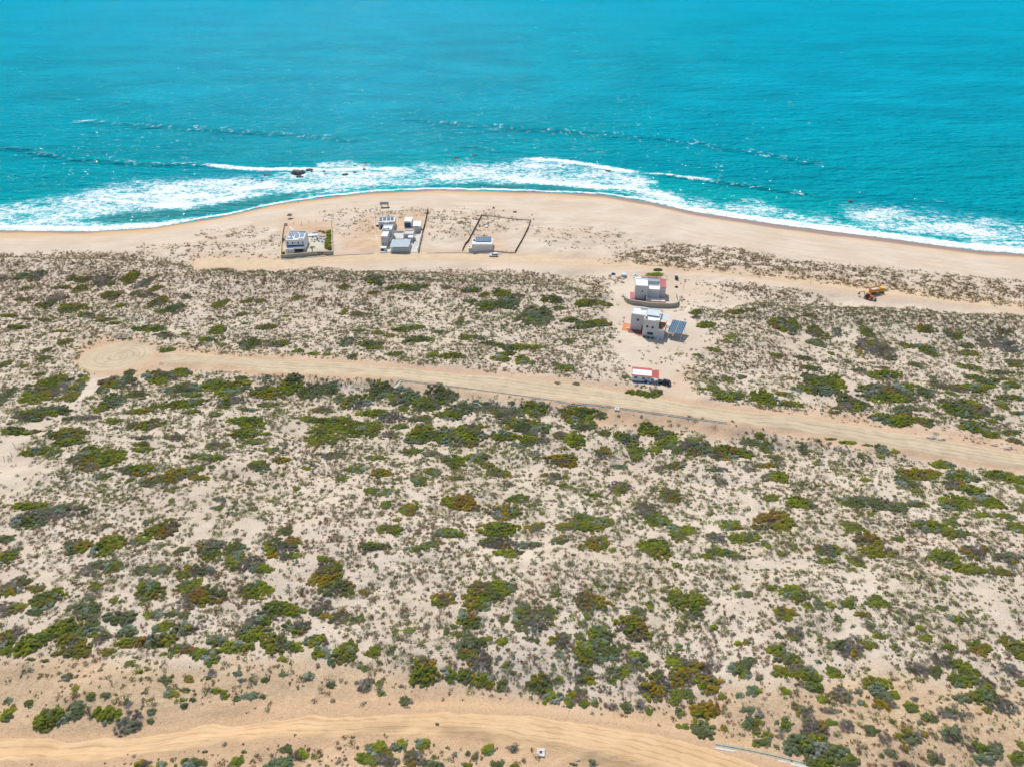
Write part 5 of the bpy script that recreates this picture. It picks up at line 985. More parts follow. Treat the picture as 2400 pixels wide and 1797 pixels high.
a = U1(*c4(60, 185)); t_ = tag(MB().hull([(-1.2, -.8, -.1), (1.1, -.7, -.1), (1.3, .8, -.1), (-1, .9, -.1)], [(-.4, -.3, .8), (.4, -.2, .9), (.3, .3, .7), (-.4, .4, .8)]).build('tarp_heap', M['blue']), 'blue tarpaulin heap left of the round water tank', 'tarpaulin'); t_.location = a

# ------------------------------------------------------------------ grey house with solar canopy
a, az, w = frame(c4(585, 1332), c4(950, 1385)); w = 8.3; h5 = empty('grey_villa', a, az, 'tall grey villa with blue framed windows behind the solar canopy', 'house')
MB().box(0, 6.0, 0, 9.2, -.5, 7.3).build('main_block', M['grey'], h5); MB().box(.2, 5.8, .2, 9.0, 7.303, 7.36).build('roof', M['roofw'], h5)
q = MB(); q.ring(0, 6.0, 0, 9.2, 7.303, 7.75, .2); q.box(-.01, 1.0, -.01, .21, 7.753, 8.1); q.box(4.6, 6.01, -.01, .21, 7.753, 8.1); [q.box(x, x+.5, 8.95, 9.25, 7.753, 8.3) for x in (0.0, 1.9, 3.7, 5.5)]; q.build('parapet', M['white'], h5)
MB().box(-5.4, -.003, 4.3, 10.4, -.5, 7.0).build('left_wing', M['grey'], h5); MB().ring(-5.4, -.003, 4.3, 10.4, 7.003, 7.35, .2).build('parapet', M['white'], h5); MB().box(-5.2, -.2, 4.5, 10.2, 7.003, 7.06).build('wing_roof', M['roofw'], h5)
MB().box(-2.6, 6.0, 9.203, 9.4, 7.2, 8.0).build('back_parapet', M['corr'], h5)
MB().box(6.003, 8.4, 0, 7.6, -.5, 3.6).build('right_wing', M['grey'], h5); q = MB(); q.box(6.003, 8.4, 0, .16, 3.603, 4.4); q.box(8.24, 8.4, .163, 7.6, 3.603, 4.4); q.build('balcony_wall', M['white'], h5); MB().box(6.003, 8.237, .163, 7.6, 3.603, 3.66).build('balcony_floor', M['orange'], h5)
MB().box(6.003, 6.05, 1.0, 5.6, 3.7, 6.0).build('balcony_glass', M['dark'], h5); m_ = MB(); m_.cyl(7.3, 1.4, 3.67, 5.3, .12, .08, 8); m_.cyl(7.3, 1.4, 5.303, 5.7, .45, .1, 8); m_.build('parasol', M['green'], h5)
q = MB(); nr = 14
for i in range(nr):
    x0 = 6.1+2.9*i/nr; x1 = 6.1+2.9*(i+1)/nr; q.slab((x0, 4.6, 6.3-.02*i), (x1, 4.6, 6.36-.02*i), (x1, 9.0, 6.56-.02*i), (x0, 9.0, 6.5-.02*i), .04)
q.build('corrugated_awning', M['corr'], h5)
q = MB(); nr = 20
for i in range(nr): x0 = .5+5.0*i/nr; x1 = .5+5.0*(i+1)/nr; q.slab((x0, 3.6, 8.0), (x1, 3.6, 8.06), (x1, 8.2, 8.36), (x0, 8.2, 8.3), .04)
q.build('roof_canopy', M['corr'], h5); [MB().box(x, x+.1, y, y+.1, 7.363, 7.93).build('canopy_post', M['white'], h5) for x in (.7, 5.2) for y in (3.8, 7.9)]
MB().cyl(.9, 1.6, 7.363, 8.1, .4).build('roof_tank', M['wood'], h5)
window(h5, -3.1, -2.2, 4.3, 5.4, 4.3, 'bframe', mull=1)
window(h5, 1.2, 2.1, 4.3, 5.3, 0, 'bframe', mull=1); window(h5, 3.3, 4.2, 4.2, 5.2, 0, 'bframe', mull=1); window(h5, 1.9, 4.2, 1.3, 2.5, 0, 'bframe', mull=3)
q = MB(); q.box(-.9, -.25, 4.23, 4.297, .3, 2.5); q.build('door', M['door'], h5); MB().cyl(-1.3, 3.9, -.4, 2.7, .16, n=10).build('column', M['white'], h5)
MB().box(-5.8, -.003, 1.6, 4.297, -.6, .25).build('front_terrace', M['maroon'], h5); MB().box(-8.6, -5.403, 2.6, 9.0, -.6, .22).build('side_terrace', M['orange'], h5); MB().box(-1.6, -.003, -.4, 1.597, -.6, .15).build('step', M['pink'], h5)
m_ = MB(); m_.cyl(6.3, -.6, -.3, .55, .55, .4, 12); m_.build('planter', M['white'], h5)
for i, x in enumerate((1.0, 2.6, 4.2)):
    co, f, c = leaves(np.array([[0, 0, 0.]]), np.array([[.6, .45]]), np.array([.9]), np.array([[.10, .17, .04]]), 160, .16); o = raw_mesh('wall_plant', co, f, dict(tint=c), leafm); o.parent = h5; o.location = (x, -.7, 0)
q = MB(); q.bar((-6.3, 4.1, -.3), (-6.3, 4.1, 1.4), .05); q.box(-6.8, -5.9, 3.9, 4.4, .5, .75); q.build('wash_stand', M['white'], h5)
# pergola and solar canopy
a = U1(*c4(1010, 1290)); pg = empty('white_pergola', a, az, 'white slatted pergola joining the villa and solar canopy', 'pergola')
q = MB(); [q.box(i*.55, i*.55+.28, 0, 4.4, 2.7, 2.82) for i in range(5)]; q.build('slats', M['white'], pg); [MB().box(x, x+.14, y, y+.14, -.4, 2.697).build('post', M['white'], pg) for x in (0, 2.3) for y in (.1, 4.1)]
a = U1(*c4(1195, 1405)); sc = empty('solar_canopy', a, -.42, 'tilted rectangular solar canopy on posts right of the grey villa', 'solar canopy')
def pt(i, j): return (-3.3+i*5.6, 0.6+j*8.0, 2.9+j*1.5)
for i in range(2):
    for j in range(4):
        A1 = pt(i/2+.006, j/4+.006); B1 = pt((i+1)/2-.006, j/4+.006); C1 = pt((i+1)/2-.006, (j+1)/4-.006); D1 = pt(i/2+.006, (j+1)/4-.006)
        s_ = MB().slab(A1, B1, C1, D1, .06).build('solar_panel', M['panel'], sc)
        r = MB()
        for k in range(1, 4): 
            u_ = i/2+.5*k/4; P0 = Vector(pt(u_, j/4+.01)); P1 = Vector(pt(u_, (j+1)/4-.01)); r.slab(P0+Vector((-.03, 0, .012)), P0+Vector((.03, 0, .012)), P1+Vector((.03, 0, .012)), P1+Vector((-.03, 0, .012)), .01)
        r.build('cell_line', M['corr'], s_)
q = MB(); q.bar(pt(.5, 0), pt(.5, 1), .07); q.bar(Vector(pt(0, .1))-Vector((0, 0, .15)), Vector(pt(1, .1))-Vector((0, 0, .15)), .06); q.bar(Vector(pt(0, .9))-Vector((0, 0, .15)), Vector(pt(1, .9))-Vector((0, 0, .15)), .06); q.build('frame', M['white'], sc)
for x, y, z in ((-3.0, 1.2, 2.8), (2.0, 1.2, 2.8), (-3.0, 8.0, 4.1), (2.0, 8.0, 4.1)): MB().cyl(x, y, -.8, z, .09, n=8).build('post', M['white'], sc)

# ------------------------------------------------------------------ red roofed cabin
a, az, w = frame(c5(505, 662), c5(1020, 712)); w = 6.5; h6 = empty('cabin', a, az, 'small white cabin with red shed roof and blue plinth', 'cabin')
MB().box(0, w, 0, 4.8, .5, 2.75).build('wall', M['white'], h6); MB().box(-.02, w+.02, -.02, 4.82, -.5, .497).build('plinth', M['skyb'], h6)
q = MB(); q.slab((-.15, -.3, 2.8), (w+.1, -.3, 2.8), (w+.1, .1, 2.9), (-.15, .1, 2.9), .1); q.slab((-.15, 3.2, 3.35), (w+.1, 3.2, 3.35), (w+.1, 5.2, 2.95), (-.15, 5.2, 2.95), .1)
q.slab((w+.103, -.3, 2.75), (w+2.6, -.3, 2.55), (w+2.6, 5.2, 2.6), (w+.103, 3.9, 3.1), .1); q.slab((-.35, -.3, 2.8), (-.153, -.3, 2.8), (-.153, 5.2, 2.95), (-.35, 5.2, 2.95), .15); q.build('tiled_roof', M['red'], h6)
MB().slab((-.1, .15, 2.9), (w+.05, .15, 2.9), (w+.05, 3.15, 3.3), (-.1, 3.15, 3.3), .1).build('roof_sheet', M['roofw'], h6)
q = MB(); [q.slab((w+.1+k*.4, -.3, 2.79-k*.03), (w+.16+k*.4, -.3, 2.79-k*.03), (w+.16+k*.4, 3.9, 3.0-k*.05), (w+.1+k*.4, 3.9, 3.0-k*.05), .03) for k in range(1, 6)]; q.build('roof_rib', M['pink'], h6)
window(h6, .6, 1.7, 1.4, 2.3, 0, 'white', mull=1); window(h6, 3.3, 4.4, 1.35, 2.25, 0, 'white', mull=1); window(h6, 5.2, 5.9, 1.8, 2.2, 0, 'bframe')
for x in (w+2.3,): 
    for y in (-.1, 4.2): MB().box(x, x+.14, y, y+.14, -.5, 2.45).build('post', M['white'], h6)
sheet('cabin_pad', [c5(1030, 712), c5(1220, 728), c5(1215, 560), c5(1040, 550)], 'gravel', .04)
a = U1(*c5(895, 705)); t_ = empty('water_butt', a, 0, 'blue barrel standing against the cabin wall', 'barrel'); MB().cyl(0, 0, -.2, 1.0, .38, .38, 14).build('barrel_body', M['blue'], t_); MB().cyl(0, 0, 1.003, 1.06, .4, .3, 14).build('lid', M['skyb'], t_)
a = U1(*c5(965, 725)); t_ = empty('white_tub', a, 0, 'white bucket shaped tub right of the blue barrel', 'tub'); MB().cyl(0, 0, -.2, .7, .3, .42, 14).build('tub_body', M['white'], t_); MB().cyl(0, 0, .703, .75, .44, .44, 14).build('rim', M['bframe'], t_)

# ------------------------------------------------------------------ vehicles
def car(p, rz, paint, L_, Wd, Ht, lab, cat='car', suv=True):
    """nose towards +x"""
    r = empty('parked_car', p, rz, lab, cat)
    b = MB(); sec = [(-.5, .55, .86), (-.47, .30, .96), (.30, .28, .96), (.46, .32, .80), (.5, .42, .62)]
    prof = [(-.5*L_, .45), (-.49*L_, .95), (.18*L_, 1.0), (.44*L_, .88), (.5*L_, .62), (.49*L_, .38), (.1*L_, .30), (-.48*L_, .30)]
    def side(y, k, pr): return [(x, y, z) for x, z in pr]
    n_ = len(prof); q = MB()
    inner = [(x*.985, z) for x, z in prof]
    q.hull(side(-Wd/2+.06, 1, inner), side(-Wd/2, 1, prof)) if False else None
    q.hull(side(-Wd/2, 1, prof), side(Wd/2, 1, prof)); body = q.build('body', M[paint], r, .07)
    c0 = [(-.47*L_, 1.0), (.20*L_, 1.0)] ; top = [(-.40*L_, Ht), (.04*L_, Ht)]
    q = MB(); wi = Wd/2-.06; wt = Wd/2-.26
    q.hull([(-.47*L_, -wi, .95), (.22*L_, -wi, .95), (.22*L_, wi, .95), (-.47*L_, wi, .95)], [(-.41*L_, -wt, Ht-.07), (.05*L_, -wt, Ht-.07), (.05*L_, wt, Ht-.07), (-.41*L_, wt, Ht-.07)]); q.build('window_glass', M['dark'], r, .02)
    q = MB(); q.hull([(-.42*L_, -wt-.02, Ht-.067), (.055*L_, -wt-.02, Ht-.067), (.055*L_, wt+.02, Ht-.067), (-.42*L_, wt+.02, Ht-.067)], [(-.39*L_, -wt+.08, Ht), (.02*L_, -wt+.08, Ht), (.02*L_, wt-.08, Ht), (-.39*L_, wt-.08, Ht)])
    for sy in (-1, 1):
        for xb, xt in ((-.45, -.395), (-.2, -.19), (.0, -.01), (.2, .04)):
            q.bar((xb*L_, sy*(wi+.01), .96), (xt*L_, sy*(wt+.01), Ht-.06), .04, 4)
    q.build('roof', M[paint], r)
    for sx in (-.31, .31):
        for sy in (-1, 1):
            y0, y1 = (Wd/2-.2, Wd/2+.02) if sy > 0 else (-Wd/2-.02, -Wd/2+.2)
            wmb = MB(); wmb.cyl(sx*L_, .34, y0, y1, .35, .35, 18, 'y'); wh = wmb.build('wheel', M['tyre'], r, .02)
            rm = MB(); yy = (y1, y1+.012) if sy > 0 else (y0-.012, y0); rm.cyl(sx*L_, .34, yy[0], yy[1], .2, .2, 12, 'y'); rm.build('rim', M['rim'], wh)
    for sy in (-1, 1):
        y0 = sy*(Wd/2-.25); MB().box(.485*L_, .507*L_, y0-.17, y0+.17, .66, .78).build('headlight', M['head'], r); MB().box(-.507*L_, -.493*L_, y0-.13, y0+.15, .75, .93).build('tail_light', M['lamp'], r)
    MB().box(.49*L_, .515*L_, -Wd*.4, Wd*.4, .34, .5).build('bumper', M['shade'], r); MB().box(-.515*L_, -.49*L_, -Wd*.4, Wd*.4, .34, .5).build('bumper', M['shade'], r)
    return r
car(U1(1157, 601), math.pi+.03, 'wcar', 4.4, 1.8, 1.6, 'white hatchback parked on the beach road by the third plot')
car(U1(*c5(1420, 735)), math.pi-.50, 'bcar', 4.8, 1.95, 1.78, 'black estate car parked right of the red roofed cabin')
# dump truck
p = U1(*c6(1150, 585)); r = empty('dump_truck', p, .30, 'orange dump truck standing on the beach road', 'truck')
q = MB(); q.hull([(-3.2, -1.1, 1.1), (1.2, -1.1, 1.1), (1.2, 1.1, 1.1), (-3.2, 1.1, 1.1)], [(-3.5, -1.3, 2.6), (1.3, -1.3, 2.6), (1.3, 1.3, 2.6), (-3.5, 1.3, 2.6)])
f_ = max(q.bm.faces, key=lambda f: f.calc_center_median().z); ins = bmesh.ops.inset_region(q.bm, faces=[f_], thickness=.12); bmesh.ops.translate(q.bm, verts=list(f_.verts), vec=(0, 0, -.45)); q.build('tipper_body', M['yell'], r)
MB().hull([(-3.2, -1.1, 2.155), (1.1, -1.1, 2.155), (1.1, 1.1, 2.155), (-3.2, 1.1, 2.155)], [(-2.2, -.5, 2.5), (.3, -.5, 2.55), (.3, .5, 2.5), (-2.2, .5, 2.5)]).build('sand_load', M['conc'], r)
q = MB(); [q.box(x, x+.1, sy*1.22-.06, sy*1.22+.06, 1.15, 2.5) for x in (-2.6, -1.4, -.2) for sy in (-1, 1)]; q.build('body_rib', M['yell'], r)
MB().box(-3.2, 3.4, -.45, .45, .75, 1.06).build('chassis', M['shade'], r)
q = MB(); q.prism([(1.5, -1.1), (2.75, -1.1), (2.75, 1.1), (1.5, 1.1)], .8, 2.45); q.hull([(2.753, -.9, .8), (3.7, -.8, .8), (3.7, .8, .8), (2.753, .9, .8)], [(2.753, -.85, 1.65), (3.6, -.7, 1.5), (3.6, .7, 1.5), (2.753, .85, 1.65)]); q.build('cab', M['ylw'], r, .04)
q = MB(); q.box(2.76, 2.79, -.9, .9, 1.75, 2.3); q.build('windscreen', M['dark'], r); [MB().box(1.8, 2.5, *sorted((sy*1.105, sy*1.13)), 1.7, 2.25).build('side_window', M['dark'], r) for sy in (-1, 1)]
for x in (-2.5, -1.3, 2.9):
    for sy in (-1, 1):
        a_, b_2 = sorted((sy*.75, sy*1.15)); wh = MB().cyl(x, .5, a_, b_2, .5, .5, 18, 'y').build('wheel', M['tyre'], r, .02); MB().cyl(x, .5, *( (b_2, b_2+.012) if sy > 0 else (a_-.012, a_)), .24, .24, 12, 'y').build('rim', M['rim'], wh)
[MB().box(3.60, 3.72, sy*.6-.12, sy*.6+.12, 1.0, 1.2).build('headlight', M['head'], r) for sy in (-1, 1)]; MB().box(3.6, 3.8, -1.05, 1.05, .55, .85).build('bumper', M['shade'], r)
# backhoe loader: bucket to the lower right, digging arm to the upper left
p = U1(*c6(850, 790)); r = empty('backhoe_loader', p, math.radians(-38), 'dusty orange backhoe loader beside the dump truck', 'digger')
MB().box(-1.3, 1.9, -.45, .45, .6, 1.15).build('chassis', M['shade'], r, .03); MB().hull([(.5, -.5, 1.153), (2.0, -.45, 1.153), (2.0, .45, 1.153), (.5, .5, 1.153)], [(.5, -.45, 1.75), (1.9, -.38, 1.6), (1.9, .38, 1.6), (.5, .45, 1.75)]).build('bonnet', M['orng'], r, .03)
MB().hull([(-1.1, -.75, 1.153), (.45, -.7, 1.153), (.45, .7, 1.153), (-1.1, .75, 1.153)], [(-1.0, -.68, 2.5), (.25, -.62, 2.5), (.25, .62, 2.5), (-1.0, .68, 2.5)]).build('cab_glass', M['dark'], r)
MB().box(-1.15, .35, -.78, .78, 2.503, 2.65).build('cab_roof', M['orng'], r, .03)
for x, rr_ in ((-.7, .68), (1.6, .45)):
    for sy in (-1, 1):
        a_, b_2 = sorted((sy*.8, sy*1.2)); wh = MB().cyl(x, rr_, a_, b_2, rr_, rr_, 18, 'y').build('wheel', M['tyre'], r, .03); MB().cyl(x, rr_, *((b_2, b_2+.012) if sy > 0 else (a_-.012, a_)), rr_*.5, rr_*.5, 12, 'y').build('rim', M['orng'], wh)
q = MB(); [q.bar((.6, sy*.6, 1.3), (2.9, sy*.6, .6), .08) for sy in (-1, 1)]; q.build('loader_arm', M['orng'], r)
MB().hull([(2.8, -1.1, .15), (3.5, -1.1, .05), (3.5, 1.1, .05), (2.8, 1.1, .15)], [(2.75, -1.1, .9), (2.95, -1.1, .9), (2.95, 1.1, .9), (2.75, 1.1, .9)]).build('front_bucket', M['shade'], r)
q = MB(); q.bar((-1.4, 0, .9), (-2.2, 0, 2.9), .16); q.bar((-2.2, 0, 2.9), (-4.0, .2, 1.9), .13); q.build('digging_arm', M['shade'], r)
MB().hull([(-4.4, -.35, .9), (-3.7, -.35, .8), (-3.7, .5, .8), (-4.4, .5, .9)], [(-4.2, -.35, 1.8), (-3.8, -.35, 1.85), (-3.8, .5, 1.85), (-4.2, .5, 1.8)]).build('rear_bucket', M['shade'], r)
[MB().bar((-1.35, sy*.4, .9), (-1.7, sy*1.3, .05), .07).build('stabiliser', M['shade'], r) for sy in (-1, 1)]

# ------------------------------------------------------------------ drains, boxes, rubble, rocks
def channel(name, pts, wd, lab, n=80, groove=.45, h=.12):
    x, y = densify(pts, n); X, Y, Z = U(x, y); o0 = Vector((X[0], Y[0], Z[0]))
    T = np.stack([np.gradient(X), np.gradient(Y)], 1); T /= np.linalg.norm(T, axis=1)[:, None]; Nn = np.stack([-T[:, 1], T[:, 0]], 1)
    root = empty(name, o0, 0, lab, 'drain')
    def lip(a_, b_3, z0, z1, nm, m):
        q = MB(); L = [[q.bm.verts.new((X[i]-o0.x+Nn[i, 0]*k, Y[i]-o0.y+Nn[i, 1]*k, Z[i]-o0.z+zz)) for k, zz in ((a_, z0), (b_3, z0), (b_3, z1), (a_, z1))] for i in range(n)]
        for i in range(n-1):
            for j in range(4): q.bm.faces.new((L[i][j], L[i+1][j], L[i+1][(j+1) % 4], L[i][(j+1) % 4]))
        q.bm.faces.new(L[0]); q.bm.faces.new(L[-1][::-1]); q.build(nm, m, root)
    g2 = wd*groove/2
    lip(g2, wd/2, -.4, h+.1, 'concrete_lip', M['stone']); lip(-wd/2, -g2, -.4, h+.0, 'concrete_lip', M['conc']); lip(-g2+.003, g2-.003, -.4, .02, 'channel_bed', M['stone']); return root
CB = lambda x, y: (800+x/2.76, 640+y/2.76); CC = lambda x, y: (1600+x/2.76, 640+y/2.76); CF = lambda x, y: (1600+x/2.765, 1200+y/2.765)
channel('concrete_channel', [c7(188, 97), c7(500, 135), c7(800, 172), c7(1500, 267), c7(1870, 322), c7(1940, 346), c7(2040, 338), c7(2212, 352), CC(0, 930), CC(290, 971)], .62, 'long straight concrete channel along the near side of the middle road', 140)
channel('culvert_chute', [c7(175, 82), c7(130, 112), c7(90, 188)], .5, 'left concrete edge of the short chute dropping off the middle road', 16)
channel('culvert_chute', [c7(185, 97), c7(160, 140), c7(135, 192)], .5, 'right concrete edge of the short chute dropping off the middle road', 16)
sheet('chute_floor', [c7(95, 186), c7(130, 190), c7(180, 100), c7(172, 88)], 'tan', .08)
channel('roadside_gutter', [CF(215, 1512), CF(400, 1545), CF(600, 1588), CF(860, 1651), CF(1150, 1725)], 1.25, 'wide concrete gutter running out of the bottom edge', 40, .38, .05)
def drain_box(p, s, rz, lab):
    r = empty('drain_box', p, rz, lab, 'drain box'); MB().ring(-s/2, s/2, -s/2, s/2, -.3, .35, s*.32).build('box_rim', M['conc'], r); MB().box(-s*.175, s*.175, -s*.175, s*.175, -.2, .12).build('sump', M['wood'], r); return r
drain_box(U1(1267.6, 1764), 1.5, -.05, 'square concrete drain box below the lower road')
drain_box(U1(*CB(1783, 880)), 1.5, -.12, 'square concrete drain box beside the long channel')
def rocks(name, lab, cat, m, lst, group=None, zfix=None, squash=.55):
    for k, (x, y, wd, hd) in enumerate(lst):
        s_ = scale_at(U0(x, y)[1]); r_ = wd/s_/2*(1.3 if zfix is not None else 1)
        p = U1(x, y) if zfix is None else Vector((*[float(v) for v in U0(x, y, zfix)], zfix))
        bm = bmesh.new(); bmesh.ops.create_icosphere(bm, subdivisions=3, radius=1)
        sd_ = Vector((rng.uniform(0, 50), rng.uniform(0, 50), 0))
        for v in bm.verts:
            c = v.co.copy(); n1_ = float(fbm(np.array([c.x*1.3+sd_.x]), np.array([c.y*1.3+c.z*1.9+sd_.y]), 5)[0]); n2_ = float(fbm(np.array([c.x*4+sd_.x]), np.array([c.y*4+c.z*3+sd_.y]), 8)[0])
            v.co = c*(.55+.75*n1_+.35*(n2_-.5)); v.co.x *= r_*1.2; v.co.y *= r_*.8; v.co.z *= max(hd/s_*.6, r_*squash)
        me = bpy.data.meshes.new(name); bm.to_mesh(me); bm.free(); me.materials.append(m); o = bpy.data.objects.new(name, me); COL.objects.link(o); o.location = p
        tag(o, lab[k] if isinstance(lab, list) else lab, cat, group)
SR = [(310,290,70,40),(380,288,40,25),(80,347,40,20),(235,385,42,20),(820,255,200,100),(850,313,80,25),(1010,205,85,40),(1045,232,40,20),(1245,220,30,20),(1270,272,45,14),(1580,280,80,20),(1750,245,50,20),(1745,138,50,25),(1895,200,40,45),(1910,88,45,20)]
SRp = [(*c8(a_, b_4), c_/6.9, d_/6.9) for a_, b_4, c_, d_ in SR] + [(1069, 371, 9, 5), (1112, 365, 8, 5), (1425, 402, 9, 6), (1992, 474, 10, 5), (1319, 389, 5, 3)]
SL = ['craggy black rock left of the largest sea rock', 'low rock touching the right of the craggy left rock', 'leftmost tiny black rock in the surf', 'small black rock at the foam edge, second from the left', 'largest black rock in the surf', 'flat rock at the foot of the largest sea rock', 'domed black rock right of the largest sea rock', 'small rock tucked below the domed black rock', 'tiny rock on the breaking wave between the domed rock and the beach shelter', 'thin flat rock below the breaking wave', 'long flat rock in the foam, centre left', 'flat rock right of the long flat rock', 'splash ringed rock left of the outermost one', 'upright rock on the white breaker', 'outermost splash ringed rock left of centre', 'left one of two offshore rocks at the top centre', 'right one of two offshore rocks at the top centre', 'small rock under the right hand breaker', 'lone dark rock far right off the beach', 'tiny rock in the foam right of centre']
rocks('sea_rock', SL, 'rock', M['rock'], SRp, 'rocks in the surf', 0.0)
BR = [(1157, 489, 5, 7), (1146, 493, 6, 3), (1207, 498, 9, 5), (1180, 495, 4, 3), (665, 479, 3, 2), (700, 475.5, 3, 2), (1247, 505, 4, 3), (1250, 515, 4, 3)]
rocks('beach_rock', ['upright brown stump on the beach above the third plot', 'low brown log left of the upright stump', 'rusty brown heap right of the upright stump', 'small dark stone between stump and rusty heap', 'left dark stone on the wet sand', 'right dark stone on the wet sand', 'upper dark stone right of the third plot', 'lower dark stone right of the third plot'], 'stone', M['wood'], BR, 'stones and logs on the beach')
rocks('boulder', ['pale boulder above the right end of the middle road', 'pale rock slab left of the pale boulder', 'pale rock shelf near the right edge', 'low pale rock beside the shelf near the right edge', 'white stone beside the lower road bend'], 'boulder', M['prock'], [(2205, 1030, 18, 8), (2183, 1026, 22, 7), (2358, 1050, 26, 7), (2330, 1043, 16, 5), (1353, 1780, 10, 6)], 'pale boulders')
# rubble heap above the turning circle (nobody could count the stones)
P = []; 
for k in range(420):
    a_ = rng.uniform(0, 6.28); q_ = math.sqrt(rng.uniform(0, 1)); x, y = 286+24*q_*math.cos(a_), 787+7*q_*math.sin(a_); P.append((x, y, (1-q_)*1.0))
X, Y, Z = U([p_[0] for p_ in P], [p_[1] for p_ in P]); q = MB()
for k in range(len(P)):
    s_ = rng.uniform(.15, .42); z_ = Z[k]+rng.uniform(0, P[k][2]); rx = rng.uniform(-1, 1, 3)*s_*.3
    q.hull([(X[k]-s_, Y[k]-s_, z_-.4), (X[k]+s_, Y[k]-s_, z_-.4), (X[k]+s_, Y[k]+s_, z_-.4), (X[k]-s_, Y[k]+s_, z_-.4)], [(X[k]-s_*.6+rx[0], Y[k]-s_*.7, z_+.2), (X[k]+s_*.7, Y[k]-s_*.5+rx[1], z_+.15), (X[k]+s_*.5, Y[k]+s_*.6+rx[2], z_+.25), (X[k]-s_*.7, Y[k]+s_*.5, z_+.18)])
tag(q.build('rubble', M['prock']), 'heap of pale grey rubble above the turning circle', 'rubble', kind='stuff')
sheet('path', [(292, 776), (318, 778), (348, 746), (332, 746)], 'tan', .04)
# driftwood barrier on the left sand patch
a = U1(28, 1070); r = empty('pole_barrier', a, 0, 'broken barrier of bare poles on the left sand patch', 'barrier')
for x, y in ((10, 1078), (27, 1068), (43, 1058), (36, 1046)):
    p = U1(x, y)-a; MB().bar(p+Vector((0, 0, -.2)), p+Vector((.35 if x < 30 else -.3, 0, 1.6)), .07).build('barrier_post', M['wood'], r)
MB().bar(U1(18, 1076)-a+Vector((0, 0, .3)), U1(42, 1058)-a+Vector((0, 0, 1.0)), .09).build('crossbar', M['white'], r)
p = U1(*CB(878, 851)); o = MB().bar((-1.4, .4, .5), (.4, 0, .55), .12).bar((.4, 0, .55), (1.6, -1.2, .2), .12).build('white_pipe', M['white']); o.location = p; tag(o, 'bent white pipe lying in the thicket below the channel', 'pipe')
# palm, hedge and garden plants of plot 1
def tree_palm(p):
    r = empty('palm_tree', p, 0, 'short palm tree on the beige patio of the leftmost plot', 'palm tree')
    q = MB(); [q.cyl(.04*k, 0, k*.55, (k+1)*.55, .24-.02*k, .2-.02*k, 10) for k in range(5)]; q.build('trunk', M['wood'], r)
    V = []; 
    for k in range(17):
        a_ = k*2.4; up = 1.0-.055*k; prev = None
        for j in range(9):
            t_ = j/8; x = math.cos(a_)*t_*1.9; y = math.sin(a_)*t_*1.9; z = 2.75+up*t_*1.3-1.5*t_*t_; wv_ = .22*math.sin(math.pi*min(1, t_+.12))
            n_ = (-math.sin(a_)*wv_, math.cos(a_)*wv_); cur = ((x+n_[0], y+n_[1], z-.1), (x, y, z), (x-n_[0], y-n_[1], z-.1))
            if prev: V += [(prev[0], cur[0], cur[1]), (prev[0], cur[1], prev[1]), (prev[1], cur[1], cur[2]), (prev[1], cur[2], prev[2])]
            prev = cur
    co = np.array(V).reshape(-1, 3); co[:, 0] += .16; f = np.arange(len(co)).reshape(-1, 3); c = np.tile(np.array([.17, .2, .035, 1]), (len(co), 1)); o = raw_mesh('crown', co, f, dict(tint=c), leafm); o.parent = r
tree_palm(U1(*c1(568, 808)))
P0 = [U1(*c1(x, y)) for x, y in ((800, 775), (795, 720), (798, 670), (800, 610), (805, 560), (810, 520))]; base = P0[0]
cen = []; 
for i in range(60):
    t_ = i/59*5; k = min(4, int(t_)); f_ = t_-k; p = P0[k].lerp(P0[k+1], f_); cen.append((p.x-base.x+rng.uniform(-1.2, 1.2), p.y-base.y, p.z-base.z))
cen = np.array(cen); tt = np.array([[.34, .38, .03], [.24, .31, .03], [.44, .42, .05]])[rng.integers(0, 3, 60)]
co, f, c = leaves(cen, np.full((60, 2), .95), rng.uniform(1.0, 2.1, 60), tt, 120, .26); o = raw_mesh('hedge', co, f, dict(tint=c), leafm); o.location = base; tag(o, 'tall yellow green hedge inside the leftmost walled plot', 'hedge')
gi = 0
GP = [(600, 640), (645, 615), (685, 625), (712, 595), (740, 630), (660, 660), (710, 665), (560, 640), (620, 590), (560, 665), (600, 665), (575, 600), (680, 590), (740, 590), (640, 640)]
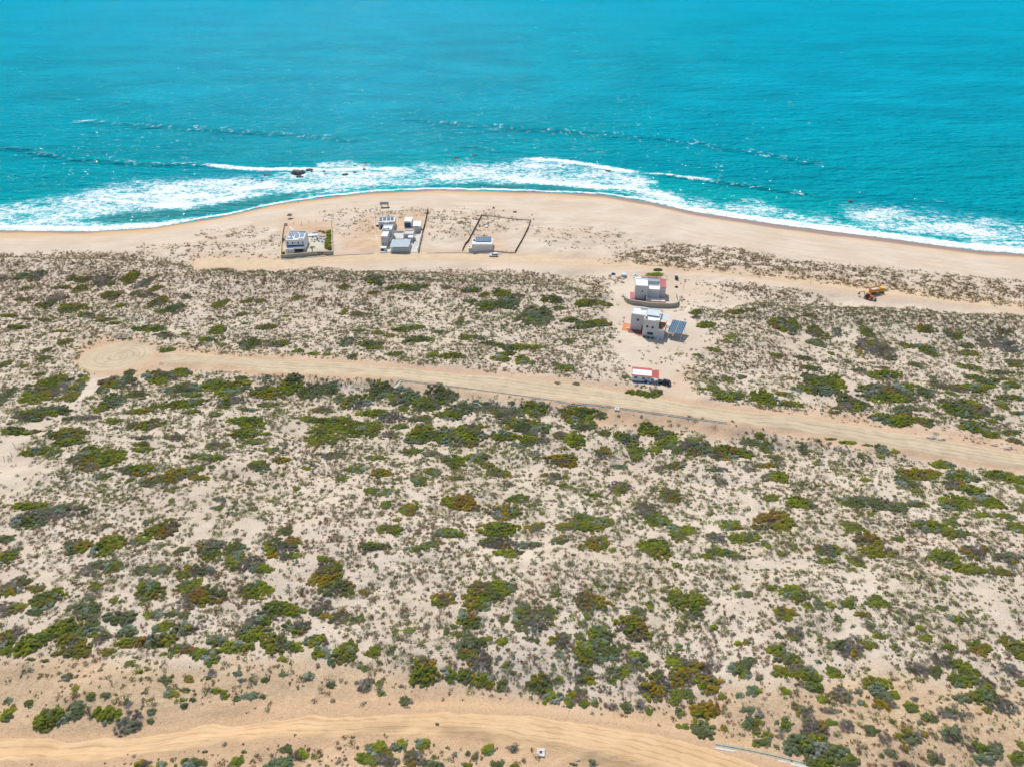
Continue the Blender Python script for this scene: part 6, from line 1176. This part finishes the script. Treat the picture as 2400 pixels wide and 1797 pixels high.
for (x, y) in sorted(GP[:5])+sorted(GP[5:]):
    p = U1(*c1(x, y)); red = gi < 5; tint_ = [.30, .12, .03] if red else [.10, .17, .03]
    co, f, c = leaves(np.array([[0, 0, 0.]]), np.array([[.75, .7]])*(1.1 if red else .75), np.array([.8]), np.array([tint_]), 90, .2); o = raw_mesh('garden_plant', co, f, dict(tint=c), leafm); o.location = p
    tag(o, (ORD[gi]+' from left of the rust coloured' if red else ORD[gi-5]+' from left of the small green')+' plants in the walled gravel bed', 'garden plant', 'rusty garden plants' if red else 'green garden plants'); gi += 1
for k, (x, y, wd, tn_, lab) in enumerate(((150, 640, 1.0, [.14, .22, .03], 'green creeper row left of the leftmost house'), (150, 830, .9, [.16, .2, .03], 'green plant in the front left corner of the leftmost plot'), (720, 520, 1.1, [.13, .18, .08], 'grey green plants along the top of the gravel bed'))):
    cc = np.array([[rng.uniform(-.6, .6)*(6 if k == 2 else 1), rng.uniform(-1, 1)*(5 if k == 0 else 1), 0] for _ in range(9)]); co, f, c = leaves(cc, np.full((9, 2), .7), np.full(9, .9), np.tile(np.array([tn_]), (9, 1)), 60, .22); o = raw_mesh('garden_plant', co, f, dict(tint=c), leafm); o.location = U1(*c1(x, y)); tag(o, lab, 'garden plant')
for (x, y, wd, hd, lab, tn_) in ((1534, 645, 42, 12, 'flat bright green succulent mat behind the upper grey house', [.25, .36, .015]), (1542, 634, 20, 9, 'dark bush right behind the bright green mat', [.10, .15, .04]), (1120, 586, 14, 6, 'dark bush against the front of the white building', [.08, .08, .06])):
    p = U1(x, y); s_ = scale_at(p.y); Wm = wd/s_; Dm = hd/s_*1.6; nl = 26; a_ = np.arange(nl)*2.4; q_ = np.sqrt((np.arange(nl)+.5)/nl)
    cc = np.stack([np.cos(a_)*q_*Wm*.45, np.sin(a_)*q_*Dm*.45, 0*a_], 1); cc[:, 2] = H(cc[:, 0]+p.x, cc[:, 1]+p.y)-p.z
    co, f, c = leaves(cc, np.full((nl, 2), Wm/7), np.full(nl, .7), np.tile(np.array([tn_]), (nl, 1)), 70, .24); o = raw_mesh('shrub', co, f, dict(tint=c), leafm); o.location = p; tag(o, lab, 'shrub', 'garden shrubs by the houses')
